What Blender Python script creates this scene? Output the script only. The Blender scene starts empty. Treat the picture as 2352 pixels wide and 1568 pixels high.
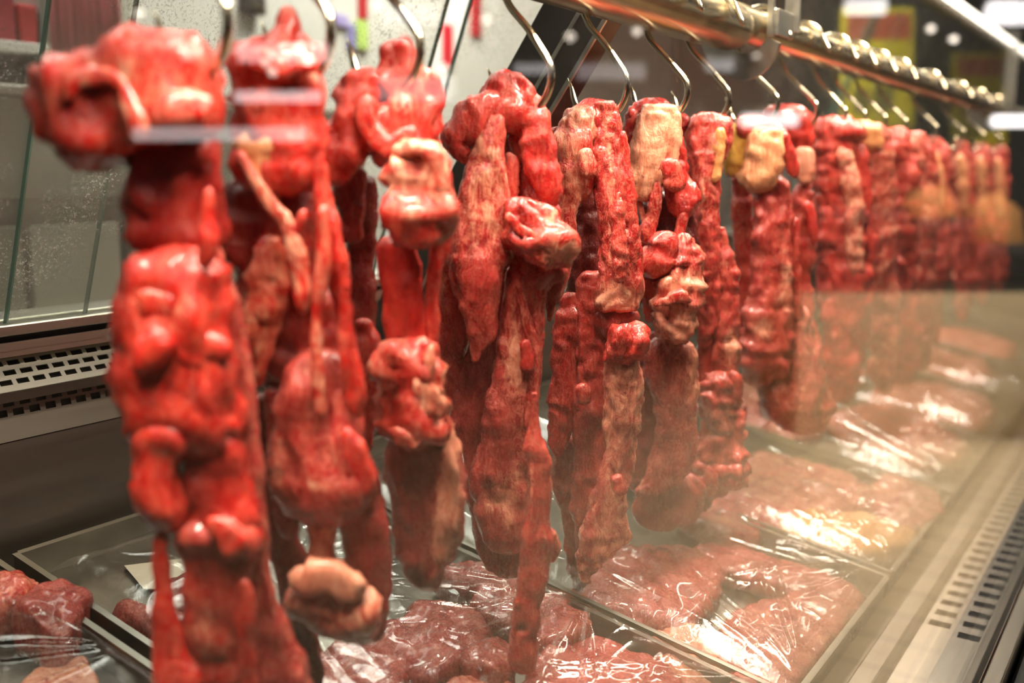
import bpy, random
import numpy as np
from math import *
random.seed(4); RNG = np.random.default_rng(7)
S = bpy.context.scene; COL = S.collection

# ------------------------------------------------------------------ camera geometry
F = 2287.; CX, CY = 1176., 784.
PIT = radians(9.53); YAW = atan(1574*cos(PIT)/F); H = 1.4        # the camera stands 1.4 m above the floor
V3 = lambda *a: np.array(a, float)
FH = V3(cos(YAW), sin(YAW), 0); RT = V3(sin(YAW), -cos(YAW), 0); ZZ = V3(0, 0, 1)
FW = FH*cos(PIT) - ZZ*sin(PIT); UP = FH*sin(PIT) + ZZ*cos(PIT); CAM = V3(0, 0, H)
def ray(px, py): return FW + RT*((px-CX)/F) + UP*((CY-py)/F)
def on_d(px, py, d):
    r = ray(px, py); return CAM + r*(d/(r@FH))
def on_y(px, py, y):
    r = ray(px, py); return CAM + r*(y/r[1])
def on_x(px, py, x):
    r = ray(px, py); return CAM + r*(x/r[0])
DA, DB = -.669, .176                                             # plane of the tray rims: z = DA + DB*y (relative to the camera)
def on_deck(px, py, up=0):
    r = ray(px, py); return CAM + r*((DA+up)/(r[2]-DB*r[1]))
DN = V3(0, -DB, 1)/sqrt(1+DB*DB)
def deck(x, y, h=0): return V3(x, y, H+DA+DB*y) + DN*h

# ------------------------------------------------------------------ noise
def _hash(i, j, k, s):
    n = (i*374761393 + j*668265263 + k*2147483647 + s*1274126177) & 0xffffffff
    n = ((n ^ (n >> 13)) * 1274126177) & 0xffffffff
    n = ((n ^ (n >> 15)) * 2246822519) & 0xffffffff
    return ((n ^ (n >> 16)) & 0xffff)/65535.
def vnoise(p, s=0):
    f = np.floor(p); i = f.astype(np.int64); u = p-f; u = u*u*u*(u*(u*6-15)+10)
    r = 0
    for a in (0, 1):
        wx = u[:, 0] if a else 1-u[:, 0]
        for b in (0, 1):
            wy = u[:, 1] if b else 1-u[:, 1]
            for c in (0, 1):
                wz = u[:, 2] if c else 1-u[:, 2]
                r = r + wx*wy*wz*_hash(i[:, 0]+a, i[:, 1]+b, i[:, 2]+c, s)
    return r*2-1
def fbm(p, o=3, s=0):
    r = 0; a = 1.
    for k in range(o):
        r = r + a*vnoise(p*(2.03**k)+7.1*k, s+k); a *= .5
    return r
def ridge(p, o=2, s=0):
    r = 0; a = 1.
    for k in range(o):
        r = r + a*(1-2*np.abs(vnoise(p*(2.07**k)+3.3*k, s+k))); a *= .5
    return r

# ------------------------------------------------------------------ objects
def tag(o, label, cat, group=None, kind=None):
    if label: o['label'] = label
    if cat: o['category'] = cat
    if group: o['group'] = group
    if kind: o['kind'] = kind
    return o
def empty(name, loc, label, cat, group=None, kind=None):
    o = bpy.data.objects.new(name, None); COL.objects.link(o); o.location = tuple(loc); o.empty_display_size = .05
    return tag(o, label, cat, group, kind)
def link(name, me, mat, parent=None):
    o = bpy.data.objects.new(name, me); COL.objects.link(o)
    if mat: me.materials.append(mat)
    if parent: o.parent = parent
    return o
def mesh(name, v, f, smooth=False):
    me = bpy.data.meshes.new(name); me.from_pydata([tuple(map(float, q)) for q in v], [], [tuple(int(i) for i in q) for q in f])
    me.validate(); me.update()
    import bmesh as _b
    b = _b.new(); b.from_mesh(me); _b.ops.recalc_face_normals(b, faces=b.faces); b.to_mesh(me); b.free()
    if smooth: me.polygons.foreach_set('use_smooth', [True]*len(me.polygons))
    return me
class MB:
    """collects boxes, tubes and prisms that make up one mesh"""
    def __init__(s): s.v = []; s.f = []; s.sm = False
    def add(s, v, f):
        n = len(s.v); s.v += [V3(*q) for q in v]; s.f += [tuple(i+n for i in q) for q in f]; return s
    def box(s, a, b):
        x0, y0, z0 = a; x1, y1, z1 = b
        return s.add([(x0,y0,z0),(x1,y0,z0),(x1,y1,z0),(x0,y1,z0),(x0,y0,z1),(x1,y0,z1),(x1,y1,z1),(x0,y1,z1)],
                     [(0,3,2,1),(4,5,6,7),(0,1,5,4),(1,2,6,5),(2,3,7,6),(3,0,4,7)])
    def hexa(s, c):
        return s.add(c, [(0,3,2,1),(4,5,6,7),(0,1,5,4),(1,2,6,5),(2,3,7,6),(3,0,4,7)])
    def prism(s, poly, off):
        n = len(poly); o = V3(*off)
        return s.add([V3(*p) for p in poly]+[V3(*p)+o for p in poly],
                     [tuple(range(n))[::-1], tuple(range(n, 2*n))]+[(i, (i+1) % n, n+(i+1) % n, n+i) for i in range(n)])
    def tube(s, pts, r, n=12, rr=None):
        pts = [V3(*p) for p in pts]; m = len(pts); vs = []; fs = []; N = None
        for i, p in enumerate(pts):
            t = pts[min(i+1, m-1)]-pts[max(i-1, 0)]; t = t/np.linalg.norm(t)
            if N is None:
                N = np.cross(t, V3(0, 0, 1) if abs(t[2]) < .9 else V3(1, 0, 0))
            N = N-t*(N@t); N = N/np.linalg.norm(N); B = np.cross(t, N)
            q = rr[i] if rr else r
            vs += [p+(N*cos(2*pi*k/n)+B*sin(2*pi*k/n))*q for k in range(n)]
        for i in range(m-1):
            fs += [(i*n+k, i*n+(k+1) % n, (i+1)*n+(k+1) % n, (i+1)*n+k) for k in range(n)]
        fs += [tuple(range(n))[::-1], tuple(range((m-1)*n, m*n))]
        s.sm = True
        return s.add(vs, fs)
    def build(s, name, mat, parent=None, bevel=0, smooth=None):
        v = s.v
        if parent: v = [q-V3(*parent_loc(parent)) for q in v]
        o = link(name, mesh(name, v, s.f, s.sm if smooth is None else smooth), mat, parent)
        if bevel:
            m = o.modifiers.new('b', 'BEVEL'); m.width = bevel; m.segments = 2; m.limit_method = 'ANGLE'
        elif s.sm:
            m = o.modifiers.new('e', 'EDGE_SPLIT'); m.split_angle = radians(50)
        return o
def parent_loc(o):
    l = V3(*o.location)
    while o.parent: o = o.parent; l = l+V3(*o.location)
    return l

# ------------------------------------------------------------------ materials
class NT:
    def __init__(s, name):
        s.m = bpy.data.materials.new(name); s.m.use_nodes = True; s.t = s.m.node_tree; s.t.nodes.clear()
        s.out = s.n('ShaderNodeOutputMaterial')
    def n(s, k, **kw):
        o = s.t.nodes.new(k)
        for a, b in kw.items(): setattr(o, a, b)
        return o
    def l(s, a, b):
        if isinstance(a, (int, float, tuple)): b.default_value = a
        else: s.t.links.new(a, b)
    def math(s, op, a, b=0., clamp=False):
        o = s.n('ShaderNodeMath', operation=op, use_clamp=clamp); s.l(a, o.inputs[0]); s.l(b, o.inputs[1]); return o.outputs[0]
    def mix(s, f, a, b):
        o = s.n('ShaderNodeMix', data_type='RGBA'); s.l(f, o.inputs[0]); s.l(a, o.inputs[6]); s.l(b, o.inputs[7]); return o.outputs[2]
    def coord(s, scale=(1, 1, 1), kind='Object'):
        c = s.n('ShaderNodeTexCoord'); m = s.n('ShaderNodeMapping'); m.inputs['Scale'].default_value = scale
        s.l(c.outputs[kind], m.inputs[0]); return m.outputs[0]
    def noise(s, vec, scale, detail=4, rough=.55, dist=0.):
        o = s.n('ShaderNodeTexNoise'); s.l(vec, o.inputs['Vector']); o.inputs['Scale'].default_value = scale
        o.inputs['Detail'].default_value = detail; o.inputs['Roughness'].default_value = rough; o.inputs['Distortion'].default_value = dist
        return o.outputs[0]
    def ramp(s, f, stops):
        o = s.n('ShaderNodeValToRGB'); s.l(f, o.inputs[0]); e = o.color_ramp.elements
        while len(e) < len(stops): e.new(.5)
        for k, (p, c) in enumerate(stops): e[k].position = p; e[k].color = c if len(c) == 4 else (*c, 1)
        return o.outputs[0]
    def attr(s, name):
        o = s.n('ShaderNodeAttribute'); o.attribute_name = name; return o.outputs['Fac']
    def bump(s, h, dist, strength=1.):
        o = s.n('ShaderNodeBump'); o.inputs['Distance'].default_value = dist; o.inputs['Strength'].default_value = strength
        s.l(h, o.inputs['Height']); return o.outputs[0]
    def pbr(s, col, rough=.5, metal=0., normal=None, spec=None, coat=None, emit=None):
        o = s.n('ShaderNodeBsdfPrincipled')
        s.l(col if not isinstance(col, tuple) or len(col) == 4 else (*col, 1), o.inputs['Base Color'])
        s.l(rough, o.inputs['Roughness']); s.l(metal, o.inputs['Metallic'])
        if normal is not None: s.l(normal, o.inputs['Normal'])
        if spec is not None: s.l(spec, o.inputs['Specular IOR Level'])
        if coat: o.inputs['Coat Weight'].default_value = coat[0]; o.inputs['Coat Roughness'].default_value = coat[1]
        s.l(o.outputs[0], s.out.inputs[0]); return o
def simple(name, col, rough=.5, metal=0., var=.12, scale=20, bump=0., stretch=(1, 1, 1)):
    t = NT(name); c = t.coord(stretch); f = t.noise(c, scale, 5)
    a = tuple(max(0, x*(1-var)) for x in col)+(1,); b = tuple(min(1, x*(1+var)) for x in col)+(1,)
    t.pbr(t.mix(f, a, b), t.math('ADD', t.math('MULTIPLY', f, .15), rough-.07), metal, t.bump(f, bump) if bump else None)
    return t.m
def meat_mat():
    t = NT('meat'); c = t.coord(); cs = t.coord((1, 1, .24))
    fib = t.noise(cs, 120, 5, .6, 1.2); patch = t.noise(c, 42, 5, .6, .6); fine = t.noise(c, 330, 3, .65); web = t.noise(t.coord((1, 1, .45)), 60, 6, .7, 2.)
    viv, fat, dark, yel = (t.attr(k) for k in ('viv', 'fat', 'dark', 'yel'))
    mot = t.math('ADD', t.math('MULTIPLY', fib, .38), t.math('MULTIPLY', t.noise(t.coord((1, 1, .5)), 34, 4, .6, .8), .62))
    dull = t.ramp(mot, [(.28, (.15, .010, .010)), (.5, (.37, .034, .030)), (.74, (.56, .11, .09))])
    vivid = t.ramp(mot, [(.28, (.22, .004, .004)), (.5, (.58, .013, .009)), (.72, (.80, .075, .035))])
    lean = t.mix(viv, dull, vivid)
    lean = t.mix(t.math('MULTIPLY', t.math('SUBTRACT', patch, .55, True), 1.2, True), lean, t.mix(viv, (.56, .15, .12, 1), (.70, .09, .05, 1)))
    fcol = t.ramp(web, [(.3, (.60, .15, .09)), (.5, (.80, .29, .175)), (.7, (.90, .47, .31))])
    fcol = t.mix(yel, fcol, t.ramp(web, [(.3, (.52, .19, .02)), (.6, (.78, .42, .08))]))
    # thin pale strands of sinew
    st = t.math('SUBTRACT', 1., t.math('MULTIPLY', t.math('ABSOLUTE', t.math('SUBTRACT', web, .5)), 22.), True)
    ff = t.math('ADD', t.math('MULTIPLY', t.math('SUBTRACT', patch, .5), 1.4), t.math('ADD', t.math('MULTIPLY', t.math('SUBTRACT', web, .5), .9), t.math('MULTIPLY', t.math('SUBTRACT', fib, .5), .45)))
    ff = t.math('ADD', t.math('MULTIPLY', t.math('SUBTRACT', t.math('ADD', fat, ff), .62), 2.8), .5, True)
    ff = t.math('MAXIMUM', ff, t.math('MULTIPLY', st, t.math('MULTIPLY', t.math('ADD', fat, .22), .8), True))
    col = t.mix(ff, lean, fcol)
    col = t.mix(dark, col, (.035, .008, .007, 1))  # darker tone; on recessed inner strips it also paints in their shade
    h = t.math('ADD', t.math('MULTIPLY', fib, 1.), t.math('ADD', t.math('MULTIPLY', fine, .5), t.math('MULTIPLY', web, .7)))
    t.pbr(col, t.math('ADD', t.math('MULTIPLY', fine, .22), .14), 0, t.bump(h, .0019), .5, (.45, .05))
    return t.m
def glass_mat(name, tint, k=1., haze=0., drops=False, f0=.04):
    t = NT(name); g = t.n('ShaderNodeNewGeometry')
    dot = t.n('ShaderNodeVectorMath', operation='DOT_PRODUCT'); t.l(g.outputs['Incoming'], dot.inputs[0]); t.l(g.outputs['Normal'], dot.inputs[1])
    cosv = t.math('ABSOLUTE', dot.outputs['Value'])
    sch = t.math('ADD', t.math('MULTIPLY', t.math('POWER', t.math('SUBTRACT', 1., cosv, True), 5.), 1-f0), f0)
    tr = t.n('ShaderNodeBsdfTransparent'); tr.inputs[0].default_value = (*tint, 1)
    gl = t.n('ShaderNodeBsdfAnisotropic'); gl.inputs['Roughness'].default_value = .01
    m = t.n('ShaderNodeMixShader'); t.l(t.math('MULTIPLY', sch, k, True), m.inputs[0]); t.l(tr.outputs[0], m.inputs[1]); t.l(gl.outputs[0], m.inputs[2])
    o = m
    if drops:   # condensation beads, runs and smears
        c = t.coord(); n1 = t.noise(c, 260, 2, .5); n2 = t.noise(c, 5, 4, .6); n3 = t.noise(t.coord((1, 1, .12)), 45, 4, .6)
        f = t.math('MULTIPLY', t.math('SUBTRACT', n1, .56, True), t.math('MULTIPLY', t.math('SUBTRACT', n2, .44, True), 60.), True)
        f = t.math('ADD', f, t.math('MULTIPLY', t.math('SUBTRACT', n3, .6, True), .5), True)
        f = t.math('ADD', t.math('MULTIPLY', f, .6), haze, True)
        d = t.n('ShaderNodeBsdfDiffuse'); d.inputs[0].default_value = (.62, .62, .58, 1)
        m2 = t.n('ShaderNodeMixShader'); t.l(f, m2.inputs[0]); t.l(m.outputs[0], m2.inputs[1]); t.l(d.outputs[0], m2.inputs[2]); o = m2
        gl.inputs['Roughness'].default_value = .03
        t.l(t.bump(n1, .001), gl.inputs['Normal'])
    t.l(o.outputs[0], t.out.inputs[0]); return t.m
def film_mat():
    t = NT('cling_film'); g = t.n('ShaderNodeNewGeometry'); c = t.coord()
    h = t.noise(c, 48, 4, .62, 1.6); h = t.math('MULTIPLY', t.math('ABSOLUTE', t.math('SUBTRACT', h, .5)), -2.); nb = t.bump(h, .00025)
    dot = t.n('ShaderNodeVectorMath', operation='DOT_PRODUCT'); t.l(g.outputs['Incoming'], dot.inputs[0]); t.l(nb, dot.inputs[1])
    sch = t.math('ADD', t.math('MULTIPLY', t.math('POWER', t.math('SUBTRACT', 1., t.math('ABSOLUTE', dot.outputs['Value']), True), 4.), .7), .095, True)
    tr = t.n('ShaderNodeBsdfTransparent'); tr.inputs[0].default_value = (.97, .97, .96, 1)
    gl = t.n('ShaderNodeBsdfAnisotropic'); gl.inputs['Roughness'].default_value = .13; t.l(nb, gl.inputs['Normal'])
    m = t.n('ShaderNodeMixShader'); t.l(sch, m.inputs[0]); t.l(tr.outputs[0], m.inputs[1]); t.l(gl.outputs[0], m.inputs[2])
    t.l(m.outputs[0], t.out.inputs[0]); return t.m
def emis(name, col, st):
    t = NT(name); e = t.n('ShaderNodeEmission'); e.inputs[0].default_value = (*col, 1); e.inputs[1].default_value = st
    t.l(e.outputs[0], t.out.inputs[0]); return t.m
MEAT = meat_mat()
STEEL = simple('brushed_steel', (.55, .53, .47), .30, 1., .15, 60, .0004, (.04, 1, 1))
DARKSTEEL = simple('dull_steel', (.155, .14, .115), .40, 1., .2, 40, .0004, (.05, 1, 1))
TRAYM = simple('tray_steel', (.26, .25, .22), .33, 1., .2, 25)
RAILM = simple('rail_steel', (.62, .53, .36), .22, 1., .18, 30)
HOOKM = simple('hook_steel', (.66, .58, .44), .2, 1., .15, 60)
BLACK = simple('black_rubber', (.012, .012, .012), .5)
VOID = simple('slot_shadow_metal', (.02, .02, .02), .6)
FILM = film_mat()
FGLASS = glass_mat('front_glass', (.985, .985, .97), 1.)
BGLASS = glass_mat('wet_back_glass', (.93, .95, .92), 1., .08, True)
GEDGE = simple('green_glass_edge', (.10, .17, .13), .2)

# ------------------------------------------------------------------ organic meat shapes
def pch(xs, ys, x):
    """monotone cubic through the traced rows"""
    xs = np.array(xs, float); ys = np.array(ys, float)
    if len(xs) == 2: return np.interp(x, xs, ys)
    h = np.diff(xs); d = np.diff(ys)/h; m = np.zeros_like(ys); m[1:-1] = np.where(d[:-1]*d[1:] > 0, 2*d[:-1]*d[1:]/(d[:-1]+d[1:]+1e-12), 0)
    m[0] = d[0]; m[-1] = d[-1]
    i = np.clip(np.searchsorted(xs, x)-1, 0, len(xs)-2); t = (x-xs[i])/h[i]
    return (2*t**3-3*t**2+1)*ys[i]+(t**3-2*t**2+t)*h[i]*m[i]+(-2*t**3+3*t**2)*ys[i+1]+(t**3-t**2)*h[i]*m[i+1]
def grid_mesh(name, P, top, bot, attrs):
    """P: (rows, n, 3) closed rings; poles top and bottom"""
    R, n, _ = P.shape; v = np.concatenate([P.reshape(-1, 3), [top, bot]]); i = np.arange(R-1)[:, None]*n; k = np.arange(n)[None]
    q = np.stack([i+k, i+(k+1) % n, i+n+(k+1) % n, i+n+k], -1).reshape(-1, 4)
    k = np.arange(n); T = R*n
    t = np.concatenate([np.stack([np.full(n, T), (k+1) % n, k], -1), np.stack([np.full(n, T+1), T-n+k, T-n+(k+1) % n], -1)])
    me = bpy.data.meshes.new(name); me.vertices.add(len(v)); me.vertices.foreach_set('co', v.astype(np.float32).ravel())
    li = np.concatenate([q.ravel(), t.ravel()]); me.loops.add(len(li)); me.loops.foreach_set('vertex_index', li.astype(np.int32))
    nf = len(q)+len(t); me.polygons.add(nf)
    me.polygons.foreach_set('loop_start', np.concatenate([np.arange(len(q))*4, len(q)*4+np.arange(len(t))*3]).astype(np.int32))
    me.polygons.foreach_set('use_smooth', np.ones(nf, bool)); me.update(calc_edges=True)
    for a, val in attrs.items():
        at = me.attributes.new(a, 'FLOAT', 'POINT'); at.data.foreach_set('value', np.broadcast_to(val, len(v)).astype(np.float32).copy())
    return me
LOBES = 0
def lobe(parent, D, name, kind, rows, dd=0., t=.6, fat=.1, dark=0., yel=0., viv=.5, lump=1., fib=1., res=.004, dents=(), spots=(), label=None, cap=None, twist=0.):
    """one muscle, fat or sinew body.  kind R: rows (y, xl, xr); C: columns (x, yt, yb); P: path (x, y, halfwidth)"""
    global LOBES; LOBES += 1; sd = LOBES*17
    org = parent_loc(parent); sc = D/F; lump *= .78 if res < .0045 else .8
    if cap is None: cap = (.9 if name in ('lump', 'fat_lump', 'fat_knob', 'fat_fold') else 2.2) if kind == 'P' else .7
    A = np.array([r[:3] for r in rows], float)
    if kind == 'P':
        L = np.concatenate([[0], np.cumsum(np.hypot(np.diff(A[:, 0]), np.diff(A[:, 1])))])
    else: L = A[:, 0]-A[0, 0]
    wm = (A[:, 2].max() if kind == 'P' else (A[:, 2]-A[:, 1]).max()/2)
    nr = int(np.clip(L[-1]*sc/res, 14, 260)); n = int(np.clip(2*pi*wm*sc*.8/res, 14, 110))
    u = .5-.5*np.cos(np.linspace(.02, 1-.02, nr)*pi); u = .55*u+.45*np.linspace(0.004, .996, nr); l = u*L[-1]
    if kind == 'P':
        cx, cy, hw = (pch(L, A[:, k], l) for k in range(3))
        tx, ty = np.gradient(cx), np.gradient(cy); q = np.hypot(tx, ty); sx, sy = -ty/q, tx/q
        sx, sy = -sx, -sy
    elif kind == 'R':
        cy = A[0, 0]+l; a, b = pch(L, A[:, 1], l), pch(L, A[:, 2], l); cx = (a+b)/2; hw = (b-a)/2; sx, sy = np.ones(nr), np.zeros(nr)
    else:
        cx = A[0, 0]+l; a, b = pch(L, A[:, 1], l), pch(L, A[:, 2], l); cy = (a+b)/2; hw = (b-a)/2; sx, sy = np.zeros(nr), np.ones(nr)
    e = np.minimum(l, L[-1]-l); ce = np.maximum(cap*hw, 6.); rd = np.sqrt(np.clip(1-(1-np.clip(e/ce, 0, 1))**2, .0, 1)); hw = hw*np.maximum(rd, .12)
    ln = np.stack([l*sc*38, np.full(nr, sd*1.7), np.zeros(nr)], 1); hw = hw*(1+(.16 if kind == 'P' else .07)*lump*vnoise(ln, sd+30)+.07*lump*vnoise(ln*2.9, sd+31))
    th = np.linspace(0, 2*pi, n, endpoint=False); ct, sn = np.cos(th), np.sin(th)
    ex = .68; ct = np.sign(ct)*np.abs(ct)**ex; sn = np.sign(sn)*np.abs(sn)**ex
    PX = cx[:, None]+sx[:, None]*hw[:, None]*ct; PY = cy[:, None]+sy[:, None]*hw[:, None]*ct
    thk = hw*sc*t; thk = np.minimum(thk, .045+thk*.2)
    DD = D+dd+thk[:, None]*sn
    # place every ring in space on its own depth
    r = FW[None, None]+RT*((PX[..., None]-CX)/F)+UP*((CY-PY[..., None])/F)
    P0 = CAM+r*((D+dd)/(r@FH))[..., None]
    P = P0+FH*(DD-(D+dd))[..., None]
    N = np.cross(np.roll(P, -1, 1)-np.roll(P, 1, 1), np.gradient(P, axis=0)); N /= np.linalg.norm(N, axis=2, keepdims=True)+1e-12
    if ((P-P.mean(1, keepdims=True))*N).sum() < 0: N = -N
    W = np.minimum(hw*sc, .05)[:, None]
    q = P.reshape(-1, 3)+sd*.37; sh = P.shape[:2]
    wq = q+np.stack([fbm(q*22, 2, sd+k) for k in (21, 22, 23)], 1)*.010          # warped space: folds wander
    big = fbm(wq*V3(1, 1, .40)*30, 2, sd)*.24*lump
    D_ = big.reshape(sh)*W
    D_ = D_+((np.abs(vnoise(wq*V3(1, 1, .16)*75, sd+5))-.3)*.0062*min(1.2, .35+.65*lump)).reshape(sh)*np.clip(W/.018, .3, 1.2)   # bundles with sharp creases between them
    D_ = D_+((np.abs(vnoise(wq*V3(1, 1, .7)*46, sd+4))-.33)*.0055*lump).reshape(sh)*np.clip(W/.03, .15, 1.1)
    D_ = D_+((np.abs(vnoise(wq*V3(1, 1, .6)*105, sd+6))-.3)*.0044*lump).reshape(sh)*np.clip(W/.014, .4, 1.)
    D_ = D_+(ridge(wq*V3(1, 1, .5)*88, 2, sd+12)*.0021*lump).reshape(sh)*np.clip(W/.015, .3, 1)      # sharp folds and torn edges
    D_ = D_+(ridge(wq*V3(1, 1, .10)*170, 2, sd+9)*.0010*fib).reshape(sh)
    if res < .0045: D_ = D_+(ridge(wq*V3(1, 1, .5)*300, 2, sd+3)*.0006*(.3+lump*.7)).reshape(sh)
    fade = np.clip(rd, .35, 1)[:, None]
    P = P+N*(D_*fade)[..., None]
    for dx, dy, dr, dep in dents:
        g = np.exp(-((PX-dx)**2+(PY-dy)**2)/dr**2)*(sn < .3); P = P+FH*(dep*g)[..., None]
    fv = np.full(P.shape[:2], float(fat)); dv = np.full(P.shape[:2], float(dark))
    for s_ in spots:
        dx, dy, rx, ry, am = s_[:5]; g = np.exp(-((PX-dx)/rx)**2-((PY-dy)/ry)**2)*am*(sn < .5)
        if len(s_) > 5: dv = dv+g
        else: fv = fv+g
    P = P-org
    top = P[0].mean(0); bot = P[-1].mean(0)
    ends = lambda z: np.concatenate([z.ravel(), [z[0].mean(), z[-1].mean()]])
    me = grid_mesh(name, P, top, bot, dict(fat=np.clip(ends(fv), -1, 1.6), dark=np.clip(ends(dv), 0, .95), yel=yel, viv=viv))
    o = link(name, me, MEAT, parent)
    if label: o['label'] = label
    return o
def slab(name, poly, h, label, cat, group=None, up=-.02, fat=.3, dark=0., yel=0., viv=.2, lump=1., mat=None, world=None, flat=.6):
    """a cut of meat lying on a tray: domed body over a traced outline"""
    global LOBES; LOBES += 1; sd = LOBES*13
    pts = np.array([on_deck(*p, up+h*.55) for p in poly]) if world is None else np.array([deck(*p) for p in world])
    n = 72; m = len(pts); seg = np.linspace(0, m, n, endpoint=False); i = seg.astype(int) % m; f = (seg-np.floor(seg))[:, None]
    p0, p1, p2, p3 = pts[(i-1) % m], pts[i], pts[(i+1) % m], pts[(i+2) % m]
    O = .5*((2*p1)+(p2-p0)*f+(2*p0-5*p1+4*p2-p3)*f*f+(3*p1-p0-3*p2+p3)*f**3)
    if world is None: O = O-DN*(up+h*.55)
    c = O.mean(0); rings = []
    for k, (rr, hh) in enumerate([(.55, 0), (.85, .01), (.97, .12), (1, .3), (.985, .5), (.95, .66), (.9, .78), (.84, .86)]+[(x, .86+.14*(1-(x/.84)**2)) for x in (.77, .7, .62, .54, .46, .38, .3, .22, .14, .06)]):
        rings.append(c+(O-c)*rr+DN*(h*hh+up))
    P = np.array(rings); nr = len(P)
    N = np.cross(np.roll(P, -1, 1)-np.roll(P, 1, 1), np.gradient(P, axis=0)); N /= np.linalg.norm(N, axis=2, keepdims=True)+1e-12
    if ((P-P.mean((0, 1)))*N).sum() < 0: N = -N
    q = P.reshape(-1, 3)+sd*.31; w = np.ones(nr)[:, None]; w[:2] = 0
    dsp = (fbm(q*28, 3, sd)*.007+ridge(q*V3(1, .4, 1)*60, 2, sd+4)*.0022).reshape(P.shape[:2])*lump*w
    P = P+N*dsp[..., None]
    base = deck(c[0], c[1], up); P = P-base
    o = link(name, grid_mesh(name, P, P[0].mean(0), P[-1].mean(0), dict(fat=fat, dark=dark, yel=yel, viv=viv)), mat or MEAT)
    o.location = tuple(base)
    return tag(o, label, cat, group)
# ------------------------------------------------------------------ the display case
RY, RZ, RR = .617, H+.227, .034
case = empty('display_case', (1.6, .7, 0), 'long glass-fronted steel butcher display case with a hanging rail', 'display case')
def quadpart(name, pts, off, mat, parent, **k): return MB().prism(pts, off).build(name, mat, parent, **k)
X0, X1 = -.7, 6.4
# deck under the trays, front ledge, back panel with ledges
dk = lambda x, y, h: deck(x, y, h)
MB().hexa([dk(X0,.30,-.06), dk(X1,.30,-.06), dk(X1,1.2,-.06), dk(X0,1.2,-.06), dk(X0,.30,-.045), dk(X1,.30,-.045), dk(X1,1.2,-.045), dk(X0,1.2,-.045)]).build('deck', DARKSTEEL, case)
zf = H-.66
MB().box((X0, .285, zf-.02), (X1, .315, zf+.012)).build('front_kerb', TRAYM, case, bevel=.003)
# front air grille: plate with real slots
def slotted(name, ax, y0, z0, y1, z1, xs, slots, mat, parent, th=.002):
    """plate through (y0,z0)-(y1,z1) between xs; slots = rows of (v0, v1, length, pitch, shift)"""
    b = MB(); vs = [0]+sorted(v for s in slots for v in s[:2])+[1]
    P = lambda x, v: V3(x, y0+(y1-y0)*v, z0+(z1-z0)*v)
    nrm = V3(0, -(z1-z0), y1-y0); nrm = nrm/np.linalg.norm(nrm)*th
    def q(xa, xb, va, vb):
        b.hexa([P(xa, va)-nrm, P(xb, va)-nrm, P(xb, vb)-nrm, P(xa, vb)-nrm, P(xa, va), P(xb, va), P(xb, vb), P(xa, vb)])
    for k in range(len(vs)-1):
        s = [s for s in slots if abs(s[0]-vs[k]) < 1e-6]
        if not s: q(xs[0], xs[1], vs[k], vs[k+1]); continue
        _, _, ln, pt, sh = s[0][:5]; lo, hi = (s[0][5], s[0][6]) if len(s[0]) > 5 else xs
        x = lo+sh*pt; prev = xs[0]
        while x+ln < hi:
            q(prev, x, vs[k], vs[k+1]); prev = x+ln; x += pt
        q(prev, xs[1], vs[k], vs[k+1])
    return b.build(name, mat, parent)
slotted('front_air_grille', 0, .19, zf-.01, .285, zf-.01, (X0, X1), [(.10, .42, .021, .044, 0, 1.50, 4.6), (.56, .88, .021, .044, .5, 1.50, 4.6)], STEEL, case)
MB().box((X0, .19, zf-.10), (X1, .285, zf-.09)).build('grille_trough', VOID, case)
MB().box((X0, .150, zf-.06), (X1, .1715, zf+.004)).box((X0, .1815, zf-.06), (X1, .192, zf+.004)).box((X0, .150, zf-.08), (X1, .192, zf-.0605)).build('glass_channel', STEEL, case, bevel=.0015)
MB().box((X0, .10, zf-.16), (X1, .149, zf-.02)).build('bumper_rail', BLACK, case, bevel=.012)
MB().box((X0, .151, .06), (X1, .19, zf-.0805)).build('front_panel', DARKSTEEL, case)
MB().box((X0, .19, .06), (X1, 1.3, .12)).build('plinth', BLACK, case)
fg = MB().box((X0, .1725, zf-.055), (X1, .1805, H+.62)).build('front_glass', FGLASS, case); fg['label'] = 'clear front glass pane'
# back wall of the well
zb = H-.45
MB().box((X0, 1.195, zb-.05), (X1, 1.215, H-.33)).build('back_panel', DARKSTEEL, case)
slotted('lower_air_slats', 0, 1.192, H-.328, 1.205, H-.268, (X0, X1), [(.50, .64, .014, .0215, 0), (.70, .84, .014, .0215, .5)], DARKSTEEL, case)
MB().box((X0, 1.206, H-.335), (X1, 1.24, H-.262)).build('slat_backing', VOID, case)
MB().hexa([(X0,1.175,H-.275),(X1,1.175,H-.275),(X1,1.205,H-.275),(X0,1.205,H-.275),(X0,1.172,H-.262),(X1,1.172,H-.262),(X1,1.205,H-.262),(X0,1.205,H-.262)]).build('slat_lip', DARKSTEEL, case)
slotted('upper_air_slats', 0, 1.176, H-.262, 1.212, H-.222, (X0, X1), [(.17, .31, .0155, .0215, 0), (.43, .57, .0155, .0215, .5), (.69, .83, .0155, .0215, 0)], STEEL, case)
MB().hexa([(X0,1.196,H-.268),(X1,1.196,H-.268),(X1,1.24,H-.225),(X0,1.24,H-.225),(X0,1.192,H-.261),(X1,1.192,H-.261),(X1,1.232,H-.219),(X0,1.232,H-.219)]).build('slat_backing', VOID, case)
MB().box((X0, 1.19, H-.222), (X1, 1.26, H-.214)).box((X0, 1.188, H-.214), (X1, 1.192, H-.204)).build('back_ledge', STEEL, case)
MB().box((X0, 1.205, H-.2135), (X1, 1.30, H-.196)).build('door_seal', BLACK, case)
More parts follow.
